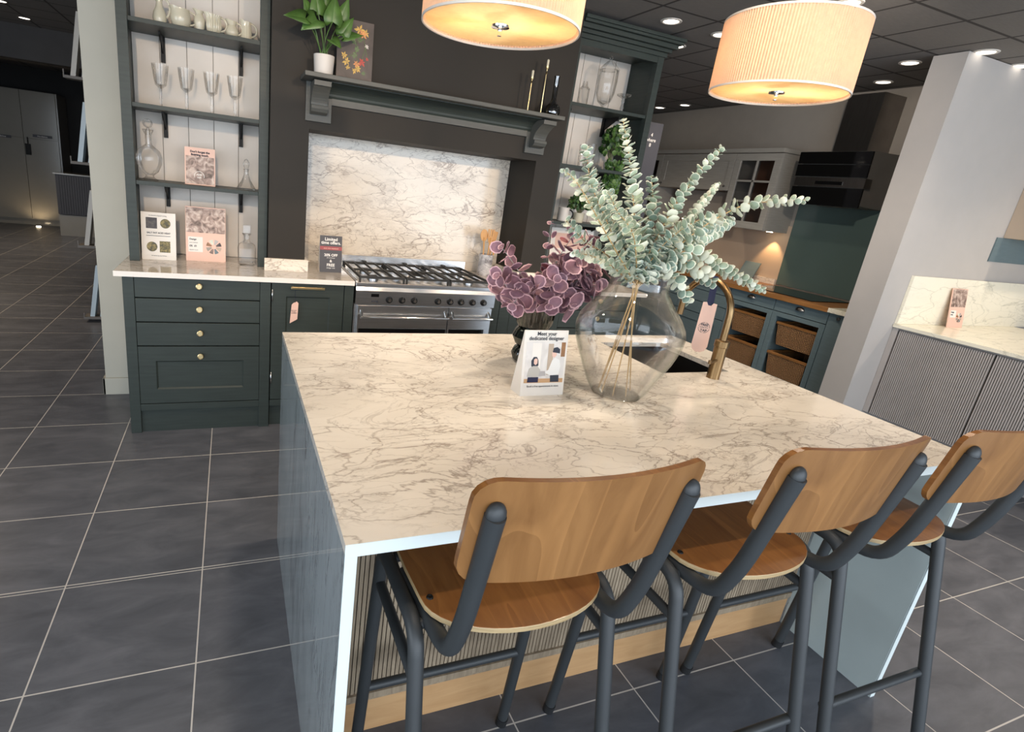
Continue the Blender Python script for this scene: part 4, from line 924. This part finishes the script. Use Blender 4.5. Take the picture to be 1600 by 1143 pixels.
EU = {
'A': ([(1.723, -.12, 1.338), (1.699, -.097, 1.469), (1.658, -.073, 1.631), (1.616, -.05, 1.758)], 'tallest silver-green eucalyptus branch pointing straight up the middle of the spray', .026, .006),
'B': ([(1.713, -.12, 1.328), (1.572, -.147, 1.428), (1.426, -.173, 1.556), (1.352, -.2, 1.589)], 'eucalyptus branch reaching furthest left, in front of the right dresser', .017, .006),
'C': ([(1.711, -.12, 1.338), (1.609, -.087, 1.461), (1.551, -.053, 1.564), (1.527, -.02, 1.672)], 'eucalyptus branch rising left of the tallest one, ending below the ivy', .020, .010),
'D': ([(1.738, -.12, 1.329), (1.782, -.13, 1.489), (1.852, -.14, 1.632), (1.914, -.15, 1.715)], 'upright eucalyptus branch ending high over the far wall cabinets', .022, .006),
'E': ([(1.745, -.12, 1.329), (1.877, -.063, 1.419), (2.028, -.007, 1.549), (2.139, .05, 1.627)], 'short eucalyptus branch ending just below the high right one', .018, .005),
'F': ([(1.75, -.12, 1.33), (1.871, -.153, 1.454), (1.985, -.187, 1.549), (2.07, -.20, 1.575), (2.233, -.22, 1.599)], 'long eucalyptus branch pointing right across to the black hood', .021, .007),
'G': ([(1.75, -.12, 1.33), (1.897, -.063, 1.396), (2.077, -.007, 1.447), (2.243, .05, 1.509)], 'dense eucalyptus branch in the middle right of the spray', .024, .010),
'H': ([(1.757, -.12, 1.33), (1.867, -.147, 1.406), (2.014, -.173, 1.363), (2.19, -.2, 1.303)], 'eucalyptus branch arching down to the right over the tap', .020, .007),
'I': ([(1.747, -.12, 1.339), (1.784, -.14, 1.369), (1.843, -.16, 1.322), (1.902, -.18, 1.253)], 'drooping blue-green eucalyptus branch hanging beside the vase shoulder', .023, .010),
'J': ([(1.701, -.12, 1.327), (1.625, -.097, 1.368), (1.552, -.073, 1.402), (1.487, -.05, 1.457)], 'low eucalyptus branch leaning left over the purple foliage', .018, .009),
'K': ([(1.735, -.12, 1.339), (1.762, -.087, 1.434), (1.788, -.053, 1.531), (1.788, -.02, 1.616)], 'eucalyptus branch beside the tallest one on its right', .022, .009),
'L': ([(1.701, -.12, 1.327), (1.609, -.14, 1.345), (1.52, -.16, 1.372), (1.44, -.18, 1.379)], 'lowest eucalyptus branch touching the purple leaves', .015, .007),
'M': ([(1.735, -.12, 1.339), (1.662, -.147, 1.435), (1.566, -.173, 1.502), (1.502, -.2, 1.549)], 'fine leaved eucalyptus branch in front of the dresser shelves', .017, .008),
'O': ([(1.72, -.12, 1.338), (1.665, -.07, 1.44), (1.60, -.03, 1.53), (1.575, .0, 1.60)], 'eucalyptus branch behind the tallest one, just left of its middle', .021, .012),
'P': ([(1.74, -.12, 1.33), (1.83, -.10, 1.40), (1.96, -.08, 1.47), (2.06, -.06, 1.505)], 'full eucalyptus branch between the high right one and the long pointing one', .023, .012),
'Q': ([(1.74, -.12, 1.33), (1.84, -.15, 1.37), (1.93, -.17, 1.345), (1.985, -.18, 1.315)], 'short eucalyptus branch just above the swan neck of the tap', .020, .010),
'N': ([(1.745, -.12, 1.329), (1.761, -.153, 1.404), (1.80, -.187, 1.474), (1.853, -.22, 1.52)], 'short full eucalyptus branch at the front of the spray', .022, .010),
}
for i, (k, (pts, lb, r0, r1)) in enumerate(EU.items()):
    a = 2*PI*i/14+.5; root = (VX-.060*math.cos(a*1.7), VY+.048*math.sin(a*1.7), HT+.012)
    ms_ = ('leaf1', 'leafw') if k in 'ABDEFHL' else (('leaf1', 'leaf2') if k in 'CGKMN' else ('leaf2', 'leafw'))
    branch('eucalyptus_branch', lb, 'branch', None if k in 'BJLMCEKNOPQ' else root, [(VX-.012+.01*math.cos(i), VY, HT+.36)]+pts[1:] if 1 else pts, ms_, r0*.93, r1, .0098 if k not in 'BF' else .0135, rim=1, start=.10 if k not in 'DF' else .22, group='eucalyptus branches in the glass vase', seed=i)

# ------------------------------------------------------------------ green vase with purple foliage
GX, GY = 1.600, .215
t = thing('bubble_vase', 'green ribbed glass vase with bulging tiers standing behind the white tent card', 'vase', (GX, GY, HT))
bp_ = [(.045, .0), (.058, .008), (.066, .030), (.058, .052), (.046, .060), (.058, .070), (.072, .098), (.062, .124), (.052, .132), (.064, .150), (.070, .18), (.071, .235), (.069, .237)]
obj('body', MB().lathe(bp_+[(r-.006, z) for r, z in bp_[::-1] if z > .008], (GX, GY, HT), 96, flute=lambda a, z: .022*math.cos(a*24)), 'glassleaf', t)
PU = {
'a': ([(1.612, .2, 1.10), (1.604, .2, 1.227), (1.599, .2, 1.319), (1.593, .2, 1.44)], 'tall thin purple branch rising alone against the dark chimney', .022, .010, .055),
'b': ([(1.607, .2, 1.10), (1.548, .183, 1.194), (1.459, .167, 1.283), (1.387, .15, 1.346)], 'purple branch with a single pink leaf at its tip, upper left', .026, .022, .05),
'c': ([(1.607, .2, 1.10), (1.516, .167, 1.174), (1.43, .133, 1.212), (1.358, .1, 1.258)], 'purple branch reaching left towards the cooker knobs', .034, .024, .024),
'd': ([(1.61, .2, 1.10), (1.60, .173, 1.233), (1.615, .147, 1.328), (1.64, .12, 1.41)], 'burgundy leaved branch rising beside the chimney edge', .030, .020, .026),
'e': ([(1.615, .2, 1.10), (1.684, .2, 1.231), (1.746, .2, 1.328), (1.77, .2, 1.403)], 'purple branch leaning right towards the vase neck, highest of them', .032, .020, .024),
'f': ([(1.615, .2, 1.10), (1.698, .173, 1.214), (1.761, .147, 1.28), (1.811, .12, 1.333)], 'dark red leaved branch reaching the glass vase', .034, .026, .024),
'g': ([(1.615, .2, 1.10), (1.66, .15, 1.194), (1.699, .1, 1.229), (1.737, .05, 1.253)], 'purple branch spreading low right before the vase shoulder', .034, .028, .024),
'h': ([(1.61, .2, 1.10), (1.622, .15, 1.181), (1.628, .1, 1.193), (1.638, .05, 1.172)], 'short purple branch drooping just above the tent card, right', .034, .028, .022),
'i': ([(1.605, .2, 1.10), (1.583, .15, 1.18), (1.570, .1, 1.191), (1.545, .05, 1.170)], 'short purple branch drooping just above the tent card, left', .030, .024, .024),
'j': ([(1.605, .2, 1.10), (1.513, .14, 1.18), (1.441, .08, 1.191), (1.389, .02, 1.173)], 'purple branch hanging lowest on the left side', .032, .026, .024),
'k': ([(1.61, .2, 1.10), (1.626, .15, 1.227), (1.62, .1, 1.293), (1.63, .05, 1.324)], 'pink edged branch at the centre front of the purple bunch', .034, .028, .022),
'm': ([(1.60, .2, 1.10), (1.55, .15, 1.19), (1.51, .11, 1.225), (1.475, .08, 1.235)], 'short purple branch filling the gap between the left cluster and the centre', .030, .024, .024),
'n': ([(1.605, .2, 1.10), (1.59, .15, 1.20), (1.575, .10, 1.245), (1.565, .06, 1.265)], 'purple branch just left of the pink edged centre branch', .030, .026, .024),
'l': ([(1.61, .2, 1.10), (1.65, .14, 1.21), (1.69, .09, 1.27), (1.71, .05, 1.31)], 'pale pink edged branch between the centre and the glass vase', .034, .028, .022),
}
for i, (k, (pts, lb, r0, r1, gap)) in enumerate(PU.items()):
    branch('purple_branch', lb, 'branch', (GX, GY, HT+.02), pts, ('leafp', 'leafred' if k in 'df' else 'leafp'), r0*.86, r1*.86, gap*.60, start=.26, group='purple branches in the green vase', stem='stempale', stemr=.0024, rim=1, elong=1.12, jit=.7, seed=40+i, rimmat='leafpk')

# ------------------------------------------------------------------ far kitchen run along the grey wall (fronts face -x)
def yshaker(y0, y1, z0, z1, xf, frame, t=.02, recess=.007, depth=None):
    m = MB(); m.box(xf, y0, z0, xf+t, y1, z0+frame); m.box(xf, y0, z1-frame, xf+t, y1, z1); m.box(xf, y0, z0+frame, xf+t, y0+frame, z1-frame); m.box(xf, y1-frame, z0+frame, xf+t, y1, z1-frame)
    if depth is None: m.box(xf+recess, y0+frame, z0+frame, xf+t, y1-frame, z1-frame)
    return m
XF = 4.97
def cup(y, z, parent): 
    m = MB(); m.lathe([(.030, 0), (.028, .010), (.020, .019), (.002, .024)], (XF, y, z), 20, axis='x', cap0=False)
    for v in m.b.verts:
        v.co.y = y+(v.co.y-y)*1.35
        if v.co.z < z: v.co.z = z-(z-v.co.z)*.25
    obj('cup_handle', m, 'chrome', parent).data.materials[0] = M['steel_dark']
def basket_unit(y0, y1, lb):
    t = thing('basket_unit', lb, 'kitchen cabinet', (5.25, (y0+y1)/2, 0))
    obj('carcass', MB().box(XF+.02, y0+.001, .10, 5.58, y0+.019, .893).box(XF+.02, y1-.019, .10, 5.58, y1-.001, .893).box(5.56, y0+.019, .10, 5.58, y1-.019, .893).box(XF+.02, y0+.019, .10, 5.56, y1-.019, .20).box(XF+.02, y0+.019, .795, 5.56, y1-.019, .893), 'bluegrey', t).data.materials[0] = M['bluegrey']
    obj('face_frame', MB().box(XF, y0+.001, .12, XF+.02, y0+.045, .790).box(XF, y1-.045, .12, XF+.02, y1-.001, .790).box(XF, y0+.045, .752, XF+.02, y1-.045, .790).box(XF, y0+.045, .12, XF+.02, y1-.045, .19), 'bluegrey', t, bev=.0015)
    obj('plinth', MB().box(XF+.03, y0, 0, XF+.045, y1, .12), 'bluegrey', t)
    d = obj('drawer', MB().box(XF, y0+.003, .796, XF+.02, y1-.003, .888), 'bluegrey', t, bev=.0015); cup((y0+y1)/2, .848, d)
    return t
def basket(y0, y1, z0, z1, lb, pull=0):
    t = thing('wicker_basket', lb, 'basket', (5.2, (y0+y1)/2, z0), 'wicker baskets in the far blue-grey units'); xf = XF+.03-pull
    m = MB(); a = .018
    for q in (0, 1):
        o_ = .008*q
    def shell(i0, zt): return [(xf+i0, y0+a+i0, zt), (5.45, y0+a+i0, zt), (5.45, y1-a-i0, zt), (xf+i0, y1-a-i0, zt)]
    bo = [(x+.02*(1 if k in (0, 3) else 0), y+(.02 if k in (0, 1) else -.02), z0) for k, (x, y, _) in enumerate(shell(0, 0))]
    to = shell(0, z1); ti = shell(.010, z1); bi = [(x+(.01 if k in (0, 3) else -.01), y+(.01 if k in (0, 1) else -.01), z0+.01) for k, (x, y, z) in enumerate(bo)]
    for A_, B_ in ((bo, to), (to, ti), (ti, bi)):
        for k in range(4): m.quad(A_[k], A_[(k+1) % 4], B_[(k+1) % 4], B_[k])
    m.quad(*bo); m.quad(*bi)
    obj('weave', m, 'wicker', t)
    obj('rim', MB().box(xf-.006, y0+a-.012, z1, xf+.016, y1-a+.012, z1+.022).box(xf+.016, y0+a-.012, z1, 5.45, y0+a+.008, z1+.022).box(xf+.016, y1-a-.008, z1, 5.45, y1-a+.012, z1+.022), 'walnut', t, bev=.003)
basket_unit(1.345, 1.815, 'blue-grey unit with two wicker baskets, nearest the white partition')
basket_unit(1.817, 2.285, 'blue-grey unit with two wicker baskets, directly behind the brass tap')
for y0, y1, w in ((1.385, 1.775, 'near'), (1.860, 2.245, 'far')):
    basket(y0, y1, .505, .685, 'wicker basket, upper one in the '+('unit nearest the white partition' if w == 'near' else 'unit behind the tap'), .0)
    basket(y0, y1, .235, .420, 'wicker basket, lower one in the '+('unit nearest the white partition' if w == 'near' else 'unit behind the tap'), .012)
t = thing('end_cabinet', 'narrow blue-grey end cabinet with a small knob beside the white partition', 'kitchen cabinet', (5.25, 1.24, 0))
obj('carcass', MB().box(XF+.02, 1.132, .0, 5.58, 1.343, .893), 'bluegrey', t); d = obj('door', MB().box(XF, 1.132, .12, XF+.02, 1.341, .888), 'bluegrey', t, bev=.0015); obj('knob', MB().lathe([(.006, 0), (.006, .012), (.014, .018), (.012, .024), (.001, .026)], (XF, 1.255, .862), 18, axis='x'), 'steel_dark', d)
def drawer_unit(y0, y1, lb):
    t = thing('drawer_unit', lb, 'kitchen cabinet', (5.25, (y0+y1)/2, 0)); obj('carcass', MB().box(XF+.02, y0+.001, 0, 5.58, y1-.001, .893), 'bluegrey', t)
    for z0, z1 in ((.80, .888), (.685, .792), (.565, .677)):
        d = obj('drawer', MB().box(XF, y0+.003, z0, XF+.02, y1-.003, z1), 'bluegrey', t, bev=.0015)
    obj('door', yshaker(y0+.003, y1-.003, .13, .557, XF, .075), 'bluegrey', t, bev=.001)
drawer_unit(2.287, 2.90, 'blue-grey unit of three drawers over a panelled door, behind the hanging tag')
drawer_unit(2.902, 3.60, 'blue-grey drawer unit furthest away, behind the drooping eucalyptus')
drawer_unit(3.602, 4.30, 'blue-grey drawer unit mostly hidden behind the glass vase')
solo('worktop', MB().box(4.935, 1.345, .893, 5.597, 4.3, .931), 'walnut', 'thick oak worktop of the far blue-grey units', 'worktop', (5.25, 2.5, .893), bev=.002)
solo('worktop', MB().box(4.935, 1.13, .895, 5.597, 1.3435, .931), 'marble_pen', 'short pale marble worktop end beside the white partition', 'worktop', (5.25, 1.24, .895), bev=.002)
solo('induction_hob', MB().box(5.03, 1.55, .9315, 5.52, 2.25, .938), 'blackgloss', 'black glass induction hob on the oak worktop under the hood', 'hob', (5.27, 1.9, .9315))
solo('splashback', MB().box(5.585, 1.13, .945, 5.598, 2.325, 1.735), 'teal', 'teal glass splashback under the black hood', 'splashback', (5.59, 1.7, .945))
solo('splashback', MB().box(5.585, 2.327, .9315, 5.598, 4.3, 1.50), 'cream', 'beige splashback panel lit by a warm cabinet light', 'splashback', (5.59, 3.3, .9315))
solo('upstand', MB().box(5.565, 2.33, .9315, 5.5845, 4.3, .985), 'marble_splash', 'low brown marble upstand at the back of the oak worktop', 'upstand', (5.57, 3.2, .9315))
t = thing('picture_board', 'small slate blue board leaning on the beige splashback', 'sign', (5.45, 2.62, .931)); obj('board', MB().poly([(5.47, 2.52, .932), (5.47, 2.70, .932), (5.55, 2.70, 1.11), (5.55, 2.52, 1.11)], (.012, 0, 0)), 'bluegrey', t); obj('stand', MB().poly([(5.56, 2.60, .932), (5.552, 2.60, 1.05), (5.483, 2.60, .932)], (0, .006, 0)), 'ribgrey', t)
solo('chopping_board', MB().box(5.10, 2.75, .9315, 5.40, 3.15, .952), 'walnut', 'oak chopping board lying on the far worktop behind the arching branch', 'board', (5.25, 2.95, .9315), bev=.004)
t = thing('cooker_hood', 'black angled cooker hood with steel band on the far wall', 'cooker hood', (5.4, 1.85, 1.7))
hy0, hy1 = 1.545, 2.145
obj('housing', MB().poly([(5.597, hy0+.03, 1.705), (5.222, hy0+.03, 1.72), (5.206, hy0+.03, 2.12), (5.24, hy0+.03, 2.135), (5.597, hy0+.03, 2.14)], (0, hy1-hy0-.06, 0)), 'hood', t, label='dark steel hood body')
def hp(z): return 5.20-(z-1.70)*.05
for z0, z1, mt in ((1.700, 1.845, 'blackgloss'), (1.930, 2.025, 'blackgloss'), (2.031, 2.125, 'blackgloss')):
    obj('glass_panel', MB().poly([(hp(z0), hy0, z0), (hp(z0), hy1, z0), (hp(z1), hy1, z1), (hp(z1), hy0, z1)], (.014, 0, 0)), mt, t, label='black glass panel')
bd = obj('control_band', MB().poly([(hp(1.85)+.008, hy0+.004, 1.851), (hp(1.85)+.008, hy1-.004, 1.851), (hp(1.924)+.008, hy1-.004, 1.924), (hp(1.924)+.008, hy0+.004, 1.924)], (.08, 0, 0)), 'steel_dark', t)
obj('display', MB().box(hp(1.88)+.0015, 1.72, 1.868, hp(1.88)+.01, 1.95, 1.894), 'blackgloss', bd)
obj('chimney', MB().box(5.33, 1.70, 2.14, 5.597, 1.98, 2.585), 'steel_dark', t, label='dark steel chimney duct')
# wall cabinets
XW = 5.25
def wall_cab(y0, y1, z0, z1, lb, glazed=0, xw=XW):
    t = thing('wall_cabinet', lb, 'wall cabinet', (5.42, (y0+y1)/2, z0))
    obj('carcass', MB().box(xw+.02, y0+.001, z0, 5.597, y0+.02, z1).box(xw+.02, y1-.02, z0, 5.597, y1-.001, z1).box(xw+.02, y0+.02, z0, 5.597, y1-.02, z0+.02).box(xw+.02, y0+.02, z1-.02, 5.597, y1-.02, z1).box(5.58, y0+.02, z0+.02, 5.597, y1-.02, z1-.02), 'putty', t)
    if glazed:
        obj('lining', MB().box(5.57, y0+.021, z0+.021, 5.579, y1-.021, z1-.021).box(xw+.05, y0+.021, z0+.24, 5.57, y1-.021, z0+.25).box(xw+.05, y0+.021, z0+.45, 5.57, y1-.021, z0+.46), 'brownglass', t)
        m = yshaker(y0+.003, y1-.003, z0+.003, z1-.003, xw, .065, depth=1); ym = (y0+y1)/2; m.box(xw+.002, ym-.009, z0+.065, xw+.018, ym+.009, z1-.065)
        for k in (1, 2): zz = z0+.068+(z1-z0-.136)*k/3; m.box(xw+.002, y0+.068, zz-.009, xw+.018, y1-.068, zz+.009)
        d = obj('door', m, 'putty', t, bev=.001); obj('pane', MB().box(xw+.009, y0+.06, z0+.06, xw+.012, y1-.06, z1-.06), 'glasspane', d)
    else:
        d = obj('door', yshaker(y0+.003, y1-.003, z0+.003, z1-.003, xw, .07), 'putty', t, bev=.001)
        for yy in (y0+.05, y1-.05): obj('knob', MB().lathe([(.005, 0), (.005, .01), (.012, .016), (.001, .022)], (xw, yy, z0+.045), 14, axis='x'), 'steel_dark', d)
    return t
wall_cab(2.366, 2.875, 1.430, 2.130, 'putty wall cabinet with six glazed panes next to the hood', 1)
wall_cab(2.877, 3.885, 1.770, 2.130, 'wide shallow putty wall cabinet with a solid panel door', 0)
wall_cab(3.887, 4.40, 1.430, 2.130, 'glazed putty wall cabinet beside the dark sign board', 1)
solo('cabinet_cornice', MB().box(5.222, 2.345, 2.132, 5.597, 4.40, 2.172).box(5.235, 2.355, 2.131, 5.597, 4.40, 2.14), 'putty', 'moulded putty cornice over the far wall cabinets', 'cornice', (5.4, 3.3, 2.13), bev=.006)
solo('wall_hood', MB().box(5.42, 3.02, 1.45, 5.584, 3.74, 1.765), 'greywall', 'grey canopy under the shallow wall cabinet', 'hood', (5.5, 3.4, 1.45))
for y, z in ((2.46, 1.43), (3.62, 1.43)):
    nm = 'puck light under the glazed cabinet shining on the beige panel' if y < 3 else 'warm puck light glowing behind the eucalyptus'
    z = 1.43 if y < 3 else 1.45
    solo('puck_light', MB().lathe([(.028, -.006), (.030, 0)], (5.47 if y < 3 else 5.51, y, z-.0005), 20), 'puck', nm, 'light', (5.47 if y < 3 else 5.51, y, z-.0005))
    spot('cabinet_puck_beam', (5.50, y, z-.012), 5.5, (1, .62, .30), 75, .5, .01, (0, math.radians(-8), 0))
# things in the glazed cabinet
solo('wine_glass', MB().lathe([(.03, 0), (.004, .006), (.004, .07), (.028, .10), (.030, .15), (.028, .15), (.002, .075)], (5.42, 2.53, 1.891), 20), 'glassd', 'wine glass behind the upper right pane of the glazed cabinet', 'glass', (5.42, 2.53, 1.891))
solo('bowl', MB().lathe([(.03, 0), (.07, .05), (.066, .05), (.002, .008)], (5.42, 2.50, 1.4505), 24), 'ceramic', 'cream bowl behind the lowest right pane of the glazed cabinet', 'bowl', (5.42, 2.50, 1.4505))

# sign board behind the dresser
t = thing('sign_board', 'dark charcoal hanging sign board with small white lettering beside the right dresser', 'sign', (3.80, 2.5, 1.2))
obj('board', MB().box(3.60, 2.50, 1.15, 3.955, 2.52, 2.20), 'charcard', t); obj('post', MB().box(3.62, 2.522, 0, 3.66, 2.56, 1.16), 'charcard', t)
text('lettering', '4\nwhere\n8', .040, (3.855, 2.4985, 2.09), (1, 0, 0), (0, 0, 1), 'inkwhite', t)

# ------------------------------------------------------------------ peninsula on the right
t = thing('peninsula_unit', 'grey ribbed peninsula cabinets under a cream marble top at the right', 'kitchen cabinet', (5.6, 0, 0))
obj('carcass', MB().box(5.075, -2.0, .235, 6.5, .931, .893), 'ribgrey', t); obj('plinth', MB().box(5.36, -2.0, 0, 6.45, .931, .234), 'whitewall', t, label='pale recessed plinth')
obj('end_filler', MB().box(5.052, .895, .232, 5.0748, .931, .893), 'ribgrey', t)
for y0, y1 in ((.335, .890), (-.235, .330), (-.805, -.24), (-1.375, -.81), (-1.95, -1.38)):
    m = MB(); k = int((y1-y0)/.0125)
    for i in range(k): m.box(5.052, y0+i*.0125+.002, .232, 5.066, y0+i*.0125+.0095, .880)
    rf = obj('ribbed_front', m, 'ribgrey', t); obj('groove_backing', MB().box(5.066, y0, .232, 5.0745, y1, .880), 'slat_gap', rf)
solo('worktop', MB().box(5.04, -2.02, .895, 6.6, .931, .92), 'marble_pen', 'cream marble worktop of the ribbed peninsula', 'worktop', (5.6, 0, .895), bev=.0015)
solo('upstand', MB().box(5.05, .912, .9205, 6.9, .9325, 1.272), 'marble_pen', 'tall cream marble upstand on the lilac partition wall', 'upstand', (6, .92, .9205), bev=.001)
t, P, rect, disc, txt, wheel = panel_thing('brochure_board', 'small pink brochure stand leaning on the cream marble upstand', 'sign', 5.52, 5.71, .9205, 1.205, .845, .050, 'pink')
rect('photograph', .03, .53, .97, .985, 'photo_room'); rect('text_panel', .08, .26, .44, .44, 'paper'); wheel(.68, .26, .036); txt('Design', .1, .38, .014, 'ink', 'LEFT'); txt('today', .1, .32, .012, 'ink', 'LEFT')
solo('wall_cabinet', MB().box(5.965, .585, 1.60, 7.4, .9325, 2.25).box(5.97, .570, 1.603, 6.6, .5845, 2.247), 'cream', 'beige wall cabinet at the right frame edge over the peninsula', 'wall cabinet', (6.4, .75, 1.6), bev=.002)
solo('splashback', MB().box(5.88, .924, 1.42, 7.2, .9325, 1.598), 'bluegrey', 'blue-grey glass strip below the beige wall cabinet', 'splashback', (6.5, .93, 1.42))

# ------------------------------------------------------------------ left room
t = thing('tall_units', 'bank of glossy grey tall kitchen doors in the dim left room', 'tall cabinets', (-3.4, 10.5, 0))
xs = [-4.70, -4.22, -3.74, -3.26, -2.755, -2.25]
obj('carcass', MB().box(-4.72, 10.325, .10, -2.23, 10.90, 2.235), 'tallgrey', t); obj('plinth', MB().box(-4.70, 10.37, 0, -2.25, 10.40, .10), 'tallgrey', t)
for a, b in zip(xs, xs[1:]):
    obj('upper_door', MB().box(a+.003, 10.30, 1.475, b-.003, 10.322, 2.23), 'tallgrey', t, bev=.002); obj('lower_door', MB().box(a+.003, 10.30, .11, b-.003, 10.322, 1.468), 'tallgrey', t, bev=.002)
for a, b, z in ((-2.62, -2.34, 1.50), (-3.22, -2.93, 1.44)): 
    q = obj('name_strip', MB().box(a, 10.294, z, b, 10.2995, z+.045), 'charcard', t); text('lettering', 'Handleless', .034, ((a+b)/2, 10.293, z+.01), (1, 0, 0), (0, 0, 1), 'inkwhite', q)
solo('hanging_tag', MB().box(-2.74, 10.27, 1.20, -2.66, 10.285, 1.38).box(-2.705, 10.275, 1.38, -2.69, 10.285, 1.49), 'blackgloss', 'black tag hanging on the tall grey doors', 'tag', (-2.7, 10.28, 1.2), bev=.006)
solo('plinth_light', MB().lathe([(.035, 0), (.035, .012), (.02, .014)], (-2.62, 10.10, 0), 20), 'puck', 'small warm floor light glowing at the foot of the tall grey doors', 'light', (-2.62, 10.1, 0))
spot('floor_light_glow', (-2.62, 10.10, .03), 3, (1, .75, .45), 150, .6, .02, (PI, 0, 0))
t = thing('ribbed_cabinet', 'low dark ribbed cabinet past the tall grey doors', 'kitchen cabinet', (-1.85, 9.4, 0)); 
m = MB().box(-2.08, 9.2, .35, -1.2, 9.6, .98)
for i in range(24): m.box(-2.05+i*.034, 9.19, .37, -2.03+i*.034, 9.2, .96)
obj('body', m, 'photo_dark', t).data.materials[0] = M['charcard']; obj('base_panel', MB().box(-2.08, 9.22, 0, -1.2, 9.6, .34), 'tallgrey', t); obj('top', MB().box(-2.1, 9.17, .98, -1.18, 9.62, 1.0), 'tallgrey', t)
t = thing('display_rack', 'grey sample door rack partly hidden behind the white pillar', 'rack', (-.45, 4.0, 0))
obj('back_post', MB().box(-.50, 4.06, 0, -.10, 4.10, 2.45), 'darkwall', t)
for z in (.03, .66, 1.34, 1.98): obj('ledge', MB().box(-.66, 3.93, z, -.10, 4.06, z+.02).box(-.66, 3.93, z+.02, -.652, 3.94, z+.06), 'shelfwood', t)
for z, mt, wd in ((.0505, 'sample', 'lowest ledge, near the floor'), (.6805, 'samplew', 'second ledge from the floor'), (1.3605, 'sample', 'third ledge from the floor'), (2.0005, 'samplew', 'top ledge')):
    for k in range(2):
        xx = -.615+k*.075
        solo('sample_door', MB().poly([(xx, 3.95, z), (xx+.035, 3.95, z), (xx+.105, 3.95, z+.46), (xx+.070, 3.95, z+.46)], (0, .09, 0)), mt, ('outer' if k == 0 else 'inner')+' pale sample door leaning on the rack, '+wd, 'sample door', (xx, 3.99, z), 'sample doors on the rack')
